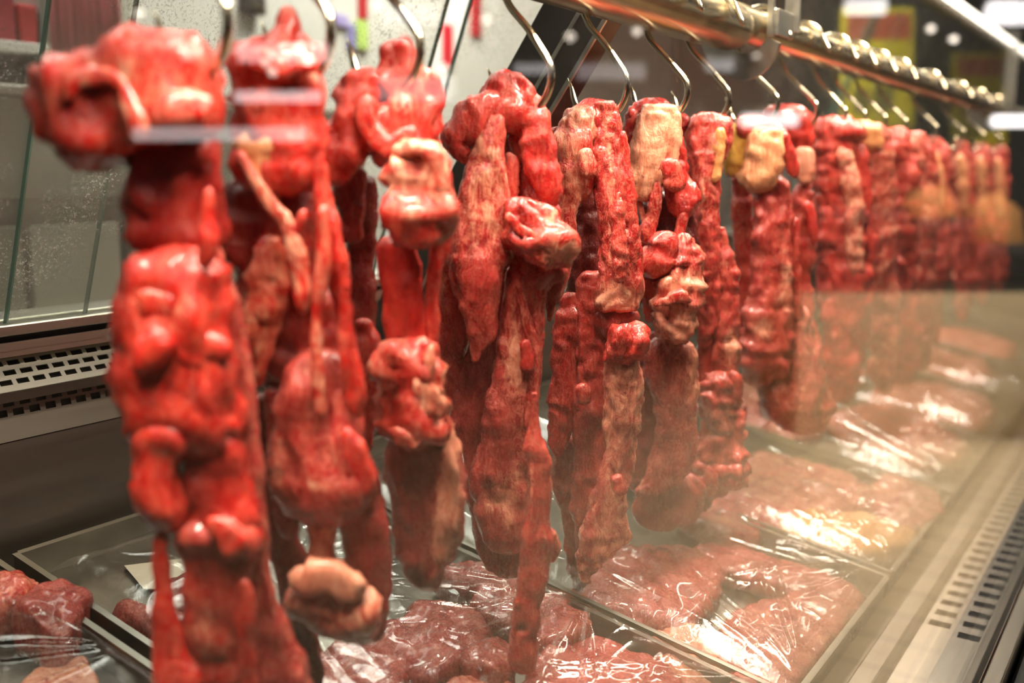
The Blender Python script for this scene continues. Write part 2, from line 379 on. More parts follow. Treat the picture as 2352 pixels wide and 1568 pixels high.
MB().box((X0, 1.187, H-.196), (X1, 1.206, H-.182)).box((X0, 1.226, H-.196), (X1, 1.3, H-.180)).box((X0, 1.2065, H-.196), (X1, 1.2255, H-.192)).build('door_track', STEEL, case, bevel=.002)
# leaning sliding doors of wet glass at the back
LEAN = -.39
def door(x0, x1, y, label):
    zt = H+.62; zl = H-.189
    p = lambda x, z, o=0: V3(x, y+o+(z-zl)*LEAN, z)
    d = MB().hexa([p(x0,zl), p(x1,zl), p(x1,zl,.006), p(x0,zl,.006), p(x0,zt), p(x1,zt), p(x1,zt,.006), p(x0,zt,.006)]).build('sliding_door', BGLASS, case)
    d['label'] = label
    for xa in (x0, x1):
        MB().hexa([p(xa-.0012,zl,-.0006), p(xa+.0012,zl,-.0006), p(xa+.0012,zl,.0066), p(xa-.0012,zl,.0066), p(xa-.0012,zt,-.0006), p(xa+.0012,zt,-.0006), p(xa+.0012,zt,.0066), p(xa-.0012,zt,.0066)]).build('glass_edge', GEDGE, d)
    return d
door(-.6, .773, 1.216, 'rear sliding glass door, misted')
door(.659, 1.33, 1.207, 'front sliding glass door, misted')
door(1.40, 3.6, 1.216, 'rear sliding glass door beyond the post'); door(3.5, 6.3, 1.207, 'far sliding glass door')
# slanting support post with a dark face and steel edges
def post(x):
    pr = lambda y, z, dx=0: V3(x+dx, y, H+z)
    a, b = (.671, .30), (1.190, -.42); s = .102; ux = (b[1]-a[1]), -(b[0]-a[0]); q = hypot(*ux); ny, nz = -ux[0]/q*s, -ux[1]/q*s
    o = MB().prism([pr(a[0]-ny*.5, a[1]-nz*.5), pr(b[0]-ny*.5, b[1]-nz*.5), pr(b[0]+ny*.5, b[1]+nz*.5), pr(a[0]+ny*.5, a[1]+nz*.5)], (.045, 0, 0)).build('support_post', simple('dark_post', (.055, .05, .045), .22, .6, .3, 12), case, bevel=.003)
    for k in (-.47, -.08):
        MB().prism([pr(a[0]+ny*k-ny*.03, a[1]+nz*k-nz*.03, -.002), pr(b[0]+ny*k-ny*.03, b[1]+nz*k-nz*.03, -.002), pr(b[0]+ny*k+ny*.03, b[1]+nz*k+nz*.03, -.002), pr(a[0]+ny*k+ny*.03, a[1]+nz*k+nz*.03, -.002)], (.004, 0, 0)).build('post_trim', STEEL, o)
post(1.225)
# rail, brackets, canopy lamp tube
rail = MB().tube([(X0, RY, RZ-.002), (1.50, RY, RZ-.002), (1.525, RY, RZ-.002)], RR, 40, [RR+.003, RR+.003, RR-.002]).tube([(1.50, RY, RZ+.006), (X1, RY, RZ+.006)], RR-.004, 40).build('hanging_rail', RAILM, case)
def bracket(x):
    ang = [radians(a) for a in range(-20, -205, -7)]
    ri, ro = .036, .078
    poly = [V3(x, RY-ri*cos(a), RZ+ri*sin(a)) for a in ang]+[V3(x, RY-(ro-.02*abs(cos(a))*(1 if a > -pi/2 else 0))*cos(a), RZ+(ro-.008*abs(cos(a)))*sin(a)) for a in reversed(ang)]
    o = MB().prism(poly, (.007, 0, 0)).build('rail_bracket', STEEL, case)
    MB().box((x-.002, RY-.044, RZ-.012), (x+.008, RY-.034, RZ+.27)).box((x+.075, RY-.06, RZ-.0), (x+.081, RY-.035, RZ+.27)).box((x+.007, RY-.05, RZ-.01), (x+.076, RY-.044, RZ+.03)).build('bracket_strap', STEEL, o, bevel=.001)
bracket(1.575); bracket(3.9)
tube = MB().tube([(X0, .615, H+.475), (X1, .615, H+.475)], .034, 32).build('canopy_tube', RAILM, case)
MB().tube([(X0, .575, H+.452), (X1, .575, H+.452)], .011, 16).build('lamp_tube', emis('lamp_glow', (1, .90, .76), 9), case)

# ------------------------------------------------------------------ S-hooks
HW = .0042
def hook(x, label, group='steel S-hooks on the rail', rot=0., drop=0.):
    y = lambda a: RY+a; z = lambda a: RZ+a-drop
    r = RR+HW+.003; pts = [(x, y(-r-.012), z(-.012))]
    for a in range(165, 5, -15):
        pts.append((x, y(r*cos(radians(a))), RZ+r*sin(radians(a))+.003))
    pts += [(x, y(r-.001), RZ-.012), (x, y(.024), RZ-.045)]
    s = []
    cy_, cz_, R_ = .006, RZ-.111-drop, .042
    pts += [(x, y(-.004), RZ-.072)]
    for a in range(168, 366, 12):
        pts.append((x, y(cy_+R_*cos(radians(a))), cz_+R_*sin(radians(a))))
    e = pts[-1]; pts.append((x, e[1]+.003, e[2]+.006)); pts.append((x, e[1]+.007, e[2]+.012))
    # smooth with a spline
    P = np.array(pts); d = np.concatenate([[0], np.cumsum(np.linalg.norm(np.diff(P, axis=0), axis=1))]); l = np.linspace(0, d[-1], 90)
    Q = np.stack([np.interp(l, d, P[:, k]) for k in range(3)], 1)
    for _ in range(3): Q[1:-1] = Q[1:-1]*.5+(Q[:-2]+Q[2:])*.25
    rr = [HW*min(1, .35+k/2.) for k in range(4)]+[HW]*80+[HW*(1-.85*(k/5)) for k in range(6)]
    c, sn = cos(rot), sin(rot); Q[:, 0], Q[:, 1] = x-(Q[:, 1]-RY)*sn, RY+(Q[:, 1]-RY)*c
    base = V3(x, RY, RZ-.16)
    o = link('meat_hook', mesh('meat_hook', *(lambda b: ([q-base for q in b.v], b.f))(MB().tube(Q, HW, 12, rr)), True), HOOKM); o.location = tuple(base)
    return tag(o, label, 'hook', group)
def hook_x(px, py): return float(on_y(px, py, RY-.035)[0])
HP = [(530, 70), (768, 105), (966, 100), (1270, 160), (1444, 210), (1580, 215), (1673, 225), (1785, 250), (1876, 250), (1944, 255), (1988, 260), (2036, 265), (2084, 270), (2153, 285), (2216, 300), (2262, 305), (2300, 310)]
HX = [hook_x(*p) for p in HP]
HL = ['thick blurred steel hook above the leftmost meat bunch', 'steel hook above the meat with a red peak, second from the left', 'steel hook holding the bunch with pink fatty folds', 'steel hook in front of the dark slanting post',
      'sharp steel hook with pointed tip over the smooth pink meat', 'sharp steel hook over the pale fat-capped meat', 'steel hook over the narrow bumpy red strip', 'steel hook just left of the rounded red meat top', 'steel hook at the rounded red meat top',
      'blurred hook, first right of the rounded red meat top', 'blurred hook, second right of the rounded red meat top', 'blurred hook, third right of the rounded red meat top', 'blurred hook, fourth right of the rounded red meat top',
      'bright blurred hook left of the second yellow sign', 'bright blurred hook under the second yellow sign', 'faint far hook below the right side of the second yellow sign', 'faintest far hook at the right end of the rail']
HDROP = [0.005, 0, .003, .01, .008, .002, .004, 0, 0, 0, 0, 0, 0, 0, 0, 0, 0]
for x, l, d in zip(HX, HL, HDROP): hook(x, l, rot=random.uniform(-.12, .12), drop=d)

# ------------------------------------------------------------------ hanging meat
def bunch(i, label, back=0.):
    x = HX[i]; D = x*cos(YAW)+(RY+back)*sin(YAW)
    e = empty('hanging_meat', (x, RY+back, RZ-.16), label, 'meat', 'cuts of raw meat hanging from the rail')
    return e, D
def lobes(i, label, defs, back=0., **common):
    e, D = bunch(i, label, back)
    for d in defs:
        kw = dict(common); kw.update(d[3] if len(d) > 3 else {})
        lobe(e, D, d[0], d[1], d[2], **kw)
    return e
M, FC, SN = 'muscle', 'fat_cap', 'sinew'
# 1 -- leftmost, vivid red, far out of focus
lobes(0, 'bright red blurred meat bunch nearest the left, with a bulging top', [
 (M, 'C', [(60,190,240),(80,160,285),(120,150,335),(180,128,385),(250,98,378),(310,80,325),(400,76,300),(460,98,305),(505,150,290)], dict(t=.75, lump=1.1, dents=[(235,258,45,.018)], spots=[(225,262,58,45,.55,1),(270,170,70,25,.55),(430,230,80,60,.6),(330,240,40,60,.5),(160,230,25,30,.5)], fat=.12)),
 ('flap', 'P', [(150,235,16),(165,205,20),(200,178,22),(250,175,20),(285,200,18),(300,250,20),(318,290,20),(300,330,16)], dict(dd=-.035, fat=.45, lump=1.4)),
 ('flap', 'P', [(340,250,30),(400,260,32),(450,250,30),(490,230,24)], dict(dd=-.03, fat=.5, lump=1.5)),
 ('neck', 'R', [(285,320,520),(390,308,510),(450,306,505),(520,318,500),(600,325,505)], dict(dd=.02, dark=.45, fat=-.1)),
 (SN, 'P', [(482,430,8),(478,500,14),(478,560,22),(468,615,26)], dict(dd=-.02, fat=.15)),
 (M, 'R', [(560,345,490),(620,300,520),(690,272,530),(750,278,530),(820,284,540),(880,290,545),(930,302,560),(1000,312,560),(1060,350,480)], dict(lump=1.2, viv=1., spots=[(370,680,60,18,.5),(400,745,40,20,.5),(430,700,60,40,.3),(300,900,20,25,.5),(330,730,25,14,.6,1),(375,900,22,18,.6,1),(470,890,18,18,.6,1),(420,985,30,25,.5,1)])),
 ('lump', 'P', [(300,700,28),(340,690,34),(400,705,34),(450,735,28)], dict(dd=-.018, fat=.4, lump=1.)),
 ('lump', 'P', [(310,790,30),(350,800,52),(390,830,38)], dict(dd=-.028, fat=-.2, lump=1.1)),
 ('lump', 'P', [(420,850,30),(450,810,44),(490,800,34),(520,830,22)], dict(dd=-.018, fat=0, lump=1.)),
 (M, 'R', [(960,320,430),(1020,328,425),(1080,318,415),(1130,302,412),(1165,318,416),(1200,355,405),(1228,366,394)], dict(dd=-.02, lump=1.6, viv=1., spots=[(370,1030,30,14,.5),(395,1050,20,14,.5),(378,1085,18,16,.5,1)])),
 (M, 'R', [(970,420,555),(1060,425,570),(1150,412,590),(1200,412,600),(1300,430,590),(1340,440,580)], dict(lump=1.2, viv=.9, spots=[(470,1100,50,70,.65,1)], fat=0)),
 ('lump', 'P', [(475,1200,18),(505,1210,24),(540,1245,32),(570,1270,20)], dict(dd=-.035, fat=.25, lump=1.2)),
 ('membrane', 'R', [(560,485,500),(700,500,550),(850,525,575),(960,530,590),(1100,545,602),(1200,548,612),(1300,550,615),(1400,560,645),(1500,570,690),(1640,580,740)], dict(dd=.015, fat=.35, viv=.1, lump=.8)),
 (M, 'R', [(1170,440,570),(1210,412,580),(1250,413,585),(1300,426,580),(1350,432,570),(1400,442,575),(1500,462,582),(1640,475,600)], dict(dd=-.01, lump=1.1, fat=.2, dark=.1, viv=.6, spots=[(480,1420,30,50,.5),(530,1480,25,50,.4),(500,1270,50,50,.4,1)])),
 ('flap', 'P', [(560,1330,20),(565,1400,22),(565,1470,18),(570,1540,22),(575,1620,18)], dict(dd=-.03, fat=.2)),
 ('shred', 'P', [(368,1190,10),(370,1240,12),(366,1290,20),(372,1340,14),(377,1400,17),(383,1450,22),(392,1510,36),(410,1580,46),(420,1640,40)], dict(dd=-.02, fat=.2, lump=1.6)),
], viv=.95, lump=1.2, fib=.7, res=.006)
# 2 -- second, with the funnel of membrane and the pale fat knob
lobes(1, 'second meat bunch from the left, red peak above, pale fat knob below', [
 (M, 'R', [(15,654,668),(50,640,682),(90,612,694),(112,575,705),(145,552,738),(200,560,738),(260,560,732),(330,545,722),(400,555,715),(450,580,715)], dict(lump=1.5, spots=[(660,30,20,15,.5),(620,250,60,40,.4),(700,190,30,30,.3)])),
 ('flap', 'P', [(560,150,26),(590,140,30),(640,160,28),(690,140,26),(728,160,26)], dict(dd=-.03, lump=1.5, fat=.2)),
 ('strip', 'P', [(712,150,24),(720,230,27),(722,320,26),(735,400,18),(752,500,18),(768,600,20),(785,700,18),(800,800,20),(815,890,24),(825,960,18)], dict(dd=-.015, lump=1.2, fat=.1, spots=[(715,170,24,24,.7),(745,480,14,120,.5),(770,770,18,30,.6)])),
 ('fat_web', 'R', [(290,545,700),(330,535,700),(380,560,680),(430,585,650),(480,605,640)], dict(dd=-.005, fat=.9, yel=.35, viv=.3)),
 (M, 'R', [(400,515,710),(470,505,728),(560,505,735),(620,540,742),(720,555,752),(820,575,775),(900,600,780)], dict(dd=.03, dark=.55, fat=.05)),  # rear muscle, darker meat with shade painted into its colour
 ('fat_strip', 'R', [(540,600,632),(600,580,638),(660,565,640),(720,556,640),(780,566,632),(850,580,612),(890,585,600)], dict(dd=-.005, fat=.5, yel=.12, lump=2.2, viv=.8)),
 (SN, 'P', [(545,345,8),(590,420,11),(625,475,15),(655,510,18),(675,570,18),(690,640,17),(697,720,14)], dict(dd=-.025, fat=.55)),
 (SN, 'P', [(702,480,8),(690,510,9),(668,540,9)], dict(dd=-.025, fat=.3)),
 (SN, 'P', [(742,470,8),(744,560,11),(738,640,12),(728,760,12),(732,880,12),(740,960,10)], dict(dd=-.03, fat=.5)),
 (M, 'R', [(800,690,790),(880,665,815),(960,640,825),(1040,622,845),(1100,630,866),(1140,640,864),(1170,660,842),(1195,690,795),(1215,702,772)], dict(lump=.9, viv=.35, fat=.12, t=.7, dents=[(690,1060,14,.012)], spots=[(650,1060,14,90,.7),(735,1085,22,16,.8),(780,1000,16,120,.4),(720,900,14,100,.4)])),
 ('flap', 'P', [(790,980,22),(815,1050,24),(840,1110,26),(835,1150,16)], dict(dd=-.02, viv=.9, fat=.15)),
 (M, 'R', [(880,612,680),(1000,612,655),(1100,620,665),(1200,640,690),(1240,655,680)], dict(dd=.02, dark=.25, viv=.5)),
 (SN, 'R', [(1185,690,790),(1215,704,773),(1245,710,768),(1275,706,765),(1320,690,780)], dict(fat=.6, viv=.5)),
 ('fat_knob', 'P', [(685,1300,28),(700,1325,44),(750,1320,40),(800,1345,36),(840,1360,30)], dict(dd=-.03, fat=1.2, viv=.4, lump=.8)),
 ('fat_knob', 'R', [(1310,656,800),(1360,658,856),(1400,690,857),(1440,745,856),(1465,800,852),(1482,815,838)], dict(fat=.6, viv=.6, lump=1., dd=-.01, spots=[(700,1390,40,40,.5,1)])),
 (M, 'R', [(1080,780,870),(1150,785,885),(1220,785,900),(1330,790,903),(1400,800,892),(1450,830,880),(1475,840,865)], dict(dd=.03, viv=.35, fat=.1)),
 (M, 'R', [(900,590,640),(1100,600,650),(1250,620,690),(1400,650,720),(1540,690,740),(1600,700,740)], dict(dd=.05, dark=.5, viv=.2)),  # backmost strip, darkened as painted shade
], viv=.9, fib=1., res=.0055)
# 3 -- third bunch, curled fatty folds
lobes(2, 'third meat bunch, curled pink fat folds over a flat red strip', [
 (M, 'R', [(90,890,935),(110,882,950),(150,868,972),(200,850,990),(250,835,1004),(300,830,1010),(345,850,1000),(380,880,990)], dict(lump=1.5, spots=[(935,215,50,60,.6),(905,140,20,30,.3,1)], dents=[(872,225,16,.03)])),
 (M, 'R', [(152,820,860),(170,788,872),(200,770,866),(245,772,850),(290,758,842),(330,752,848),(365,748,830),(405,745,805),(430,748,770)], dict(lump=1.6, dd=-.01, fat=.12, dents=[(850,250,14,.03)])),
 ('curl', 'P', [(845,215,18),(842,265,21),(858,310,24),(892,335,27),(930,315,26),(950,290,20)], dict(dd=-.03, fat=.25, lump=1.2)),
 ('strip', 'R', [(380,770,845),(450,772,840),(510,785,835),(560,790,830)], dict(dd=.03, dark=.6)),  # shadow beside the fold, painted in as dark meat
 ('strip', 'R', [(400,795,860),(600,800,865),(760,800,858),(860,810,850)], dict(dd=.06, dark=.75)),  # near-black strip painting the shadow behind the bunch
 ('fat_fold', 'R', [(318,920,985),(345,888,1015),(400,878,1036),(440,888,1046),(490,898,1045),(530,910,1028),(556,935,1005),(570,945,990)], dict(dd=-.035, fat=.4, lump=1.8, viv=.7, t=.8, spots=[(935,345,50,20,.7),(950,415,55,20,.6),(1000,380,30,40,.4),(955,530,30,20,-.6)])),
 ('fat_fold', 'P', [(900,352,14),(938,338,18),(985,350,20),(1012,392,18),(1022,450,14)], dict(dd=-.05, fat=.6, viv=.7, lump=1.6, cap=1.6)),
 ('strip', 'R', [(540,862,950),(600,866,956),(660,874,968),(720,882,976),(790,892,982),(850,900,980)], dict(viv=.75, fat=-.1, lump=.5, t=.3, dd=-.005)),
 ('strip', 'P', [(1000,480,14),(1008,560,14),(996,640,15),(992,720,13),(993,800,12)], dict(dd=-.005, fat=.15)),
 ('strip', 'P', [(1025,500,14),(1022,560,15),(1010,610,12)], dict(dd=.0, fat=.2)),
 ('fat_lump', 'R', [(775,920,975),(805,895,990),(840,878,994),(880,884,1002),(930,872,1012),(970,848,1014),(1000,880,990),(1020,900,970),(1036,930,955)], dict(dd=-.02, fat=.5, lump=2.2, viv=.8, spots=[(940,860,22,40,-.8),(915,950,40,30,-.7)])),
 ('shred', 'P', [(990,790,14),(985,830,18),(975,870,20),(1000,930,20),(1008,965,18)], dict(dd=-.04, fat=.7, lump=2.)),
 ('shred', 'P', [(900,830,18),(892,870,15),(900,900,14)], dict(dd=-.035, fat=.6, lump=1.8)),
 ('shred', 'P', [(900,985,14),(925,1005,16),(950,1020,12),(968,1005,12)], dict(dd=-.04, fat=.5, lump=1.8)),
 (M, 'R', [(900,955,1012),(970,930,1025),(1030,892,1042),(1100,896,1056),(1160,900,1060),(1220,905,1055),(1270,908,1036),(1300,918,1020),(1335,945,1012),(1356,975,1002)], dict(dd=.0, viv=.1, fat=.0, lump=.8, dark=.12, t=.55, spots=[(1030,1100,28,170,1.0),(1010,1240,25,60,.9),(950,1130,30,6,.5)])),
 ('shred', 'R', [(730,822,850),(800,812,872),(860,815,880),(920,818,872),(990,825,860),(1040,835,850)], dict(dd=.04, dark=.3, lump=1.6)),
], viv=.8, res=.0045)
# 4 -- fourth bunch, starts to come into focus, its tail reaches the tray
lobes(3, 'fourth meat bunch, long tail hanging down to the plastic-wrapped tray', [
 (M, 'R', [(158,1148,1172),(180,1122,1202),(210,1106,1226),(245,1096,1246),(285,1115,1248),(310,1150,1235)], dict(lump=1., spots=[(1165,215,40,30,.3)])),
 ('flap', 'P', [(1150,215,40),(1110,248,38),(1075,285,36),(1048,325,28),(1062,360,20),(1072,378,10)], dict(dd=-.01, fat=.15, lump=1.2)),
 ('flap', 'P', [(1190,215,42),(1224,262,34),(1236,325,32),(1244,380,32),(1260,430,26),(1274,475,12)], dict(dd=-.005, fat=.1, lump=1.1)),
 ('flap', 'P', [(1180,280,22),(1196,320,28),(1205,355,24),(1215,385,14)], dict(dd=.012, fat=.1)),
 (M, 'R', [(262,1128,1158),(300,1108,1160),(350,1088,1158),(400,1068,1162),(450,1052,1165),(500,1048,1164),(560,1040,1162),(620,1036,1160),(680,1050,1150),(730,1068,1142),(770,1080,1140),(800,1082,1112),(832,1086,1096)], dict(dd=-.02, t=.45, fat=.30, viv=.35, lump=.6, spots=[(1110,430,40,110,.35),(1090,330,20,50,.3),(1110,640,40,60,-.4),(1128,500,20,60,.2)])),
 ('flap', 'P', [(1165,480,22),(1172,420,18),(1178,370,14),(1164,350,10)], dict(dd=.0, fat=.2)),
 ('shaded_inner_strip', 'R', [(230,1140,1240),(320,1145,1250),(420,1150,1268),(520,1155,1290),(590,1165,1290)], dict(dd=.035, dark=.3, viv=.7)),  # backing meat, partly darkened to paint in the hollow's shade
 ('cavity_lump', 'P', [(1185,400,20),(1198,415,24),(1190,450,22)], dict(dd=.03, dark=.35)),
 ('fat_lump', 'R', [(452,1172,1215),(475,1162,1258),(510,1160,1288),(550,1172,1310),(585,1205,1315),(606,1235,1306),(618,1262,1290)], dict(dd=-.035, t=.6, fat=.18, viv=.85, lump=1.3, cap=.4, spots=[(1285,575,38,26,.9),(1262,505,14,50,.4),(1212,528,30,16,.6,1),(1190,470,30,20,-.4)], dents=[(1212,528,20,.012)])),
 ('flap', 'P', [(1162,488,10),(1190,522,12),(1225,550,13),(1258,566,10)], dict(dd=-.055, fat=.3, viv=.9)),
 (M, 'R', [(490,1160,1240),(540,1160,1288),(590,1164,1306),(630,1168,1298),(660,1180,1262),(690,1190,1240)], dict(dd=.0, fat=.15, viv=.25, dark=.12, lump=1., spots=[(1180,570,25,30,.7)])),
 (M, 'R', [(600,1165,1240),(680,1152,1246),(760,1143,1246),(840,1136,1240),(920,1124,1232),(1000,1108,1224),(1060,1094,1218),(1120,1086,1214),(1180,1096,1212),(1230,1108,1208),(1262,1125,1200),(1275,1150,1190)], dict(dd=-.005, t=.4, viv=.12, fat=.12, lump=.6, spots=[(1180,1120,16,60,.5),(1168,1185,10,30,.7),(1135,1140,22,30,.5),(1185,830,30,80,.85),(1200,980,22,60,.4),(1150,1110,40,50,.35),(1180,720,10,90,.3)], dents=[(1140,1145,14,.006)])),
 (SN, 'P', [(1188,640,6),(1210,740,11),(1228,820,11),(1222,920,12),(1216,1000,12)], dict(dd=-.016, fat=.35, viv=.3)),
 ('lump', 'P', [(1205,780,10),(1212,820,15),(1205,855,10)], dict(dd=-.024, fat=0, viv=.6)),
 (M, 'R', [(560,1175,1210),(700,1120,1160),(820,1070,1140),(880,1050,1130),(930,1038,1125),(1000,1042,1118),(1060,1068,1110),(1130,1070,1120),(1180,1085,1180),(1230,1092,1205),(1290,1110,1202),(1318,1140,1190),(1328,1165,1185)], dict(dd=.02, t=.35, viv=.15, fat=.05, dark=.18, lump=.7)),
 (SN, 'R', [(600,1225,1258),(720,1222,1250),(840,1225,1243),(940,1216,1236),(1000,1205,1242),(1030,1204,1248),(1050,1210,1240)], dict(dd=-.005, fat=.3, viv=.4, lump=1.)),
 (M, 'R', [(900,1222,1232),(960,1219,1236),(1010,1210,1244),(1036,1206,1258),(1060,1216,1265),(1120,1216,1266),(1180,1208,1264),(1240,1200,1266),(1280,1196,1262),(1340,1186,1250),(1400,1178,1240),(1460,1172,1232),(1505,1170,1230),(1530,1178,1226),(1546,1192,1220)], dict(dd=-.085, t=.5, viv=.4, fat=.12, lump=.7, spots=[(1222,1100,5,90,.7),(1250,1260,10,60,.5)], dents=[(1200,1435,8,.01)])),
 ('lump', 'P', [(1245,1210,10),(1262,1235,14),(1270,1262,13),(1262,1290,10)], dict(dd=-.052, fat=.5, lump=1.8)),
 (M, 'R', [(560,1262,1312),(610,1256,1308),(660,1255,1296),(700,1256,1276),(738,1258,1266)], dict(dd=.02, fat=.2, viv=.3, lump=1.1)),
 (M, 'R', [(540,1030,1065),(600,1008,1066),(680,994,1066),(760,990,1070),(830,1000,1062),(890,1018,1052),(934,1022,1034)], dict(dd=.025, fat=.2, viv=.25, dark=.1, lump=1., spots=[(1015,640,16,50,.7)])),
 ('flap', 'P', [(1035,470,12),(1048,500,16),(1050,530,14),(1035,560,10)], dict(dd=.0, fat=.6, lump=1.6)),
], viv=.6, res=.0036)
# 5 -- fifth, the sharpest
lobes(4, 'fifth meat bunch, smooth pink cut in sharp focus with an arched dark hollow', [
 (M, 'R', [(224,1330,1385),(240,1316,1410),(262,1306,1420),(300,1310,1425),(340,1330,1410)], dict(fat=.2, viv=.6, lump=.6, t=.5)),
 (M, 'R', [(240,1318,1372),(290,1292,1378),(340,1278,1378),(390,1278,1372),(420,1286,1368),(445,1288,1345),(480,1290,1325),(540,1292,1320),(600,1292,1314),(630,1298,1308)], dict(dd=-.012, t=.6, fat=.62, viv=.35, lump=.8, spots=[(1350,370,14,50,-.5),(1305,550,16,60,-.5)], dents=[(1372,330,8,.014)])),
 ('lump', 'P', [(1342,340,12),(1352,375,17),(1358,408,12)], dict(dd=-.035, fat=.55, lump=.8)),
 (M, 'R', [(232,1368,1412),(280,1366,1426),(340,1366,1436),(400,1364,1446),(450,1366,1452),(520,1378,1462),(600,1376,1470),(650,1372,1472),(690,1370,1468),(716,1376,1456)], dict(dd=-.015, t=.5, fat=.26, viv=.4, lump=.45, fib=1.6, cap=.15, spots=[(1420,690,50,35,.9),(1400,430,6,200,.5),(1385,290,10,60,.3)], dents=[(1432,520,6,.012),(1428,560,6,.01),(1430,600,7,.012)])),
 (SN, 'P', [(1430,300,9),(1438,380,10),(1445,450,12),(1455,530,11),(1464,600,11),(1468,660,8)], dict(dd=-.02, fat=.2, viv=.7)),
 ('fat_ridge', 'P', [(1422,440,8),(1418,500,10),(1420,560,11),(1424,610,12),(1420,650,9)], dict(dd=-.05, fat=.3, lump=2.2)),
 (M, 'R', [(290,1268,1300),(340,1258,1296),(400,1268,1300),(480,1275,1310),(560,1290,1318)], dict(dd=.01, fat=.2, viv=.6)),
 ('shaded_inner_strip', 'R', [(400,1320,1385),(500,1318,1390),(600,1312,1385),(700,1300,1385),(800,1300,1380)], dict(dd=.05, dark=.72, viv=.2)),  # backing strip with the arched hollow's shade painted into it
 (M, 'R', [(700,1360,1458),(740,1365,1462),(780,1370,1465)], dict(dd=-.0, dark=.3, viv=.5)),
 ('rough_lump', 'R', [(746,1392,1470),(762,1388,1480),(780,1386,1478),(805,1384,1462),(830,1386,1420)], dict(dd=-.035, fat=.2, viv=.75, lump=2.2, cap=.3)),
 ('silverskin_sheet', 'R', [(800,1392,1472),(880,1392,1472),(960,1392,1466),(1040,1388,1458),(1090,1380,1452),(1140,1362,1440),(1190,1345,1436),(1230,1336,1440),(1262,1330,1418),(1295,1328,1380),(1325,1332,1356),(1338,1336,1350)], dict(dd=-.02, t=.35, fat=.7, viv=.1, lump=1., spots=[(1440,1060,10,40,-.8),(1375,1090,14,80,-.6),(1352,1230,8,70,-.7)])),
 ('lump', 'P', [(1412,1090,10),(1425,1120,16),(1440,1130,14)], dict(dd=-.045, fat=.35, viv=.5, lump=1.2)),
 (M, 'R', [(620,1335,1385),(700,1328,1392),(780,1320,1396),(860,1322,1398),(960,1324,1400),(1060,1316,1392),(1140,1318,1380),(1230,1322,1350),(1260,1325,1340)], dict(dd=.005, t=.5, fat=.12, viv=.4, lump=1., dark=.05)),
 ('lump', 'P', [(1335,880,12),(1342,905,16),(1338,930,12)], dict(dd=-.025, fat=.3, lump=.9)),
 (M, 'R', [(670,1292,1330),(720,1278,1334),(800,1270,1330),(880,1266,1328),(960,1262,1322),(1020,1262,1304),(1050,1276,1290)], dict(dd=.012, t=.5, fat=.18, viv=.5, lump=.9)),
 (M, 'R', [(980,1310,1380),(1040,1280,1370),(1100,1270,1360),(1170,1288,1350),(1250,1298,1348),(1310,1305,1350),(1345,1318,1360),(1362,1345,1372)], dict(dd=.04, fat=.1, viv=.15, dark=.1, lump=.9)),
], viv=.5, res=.0032)
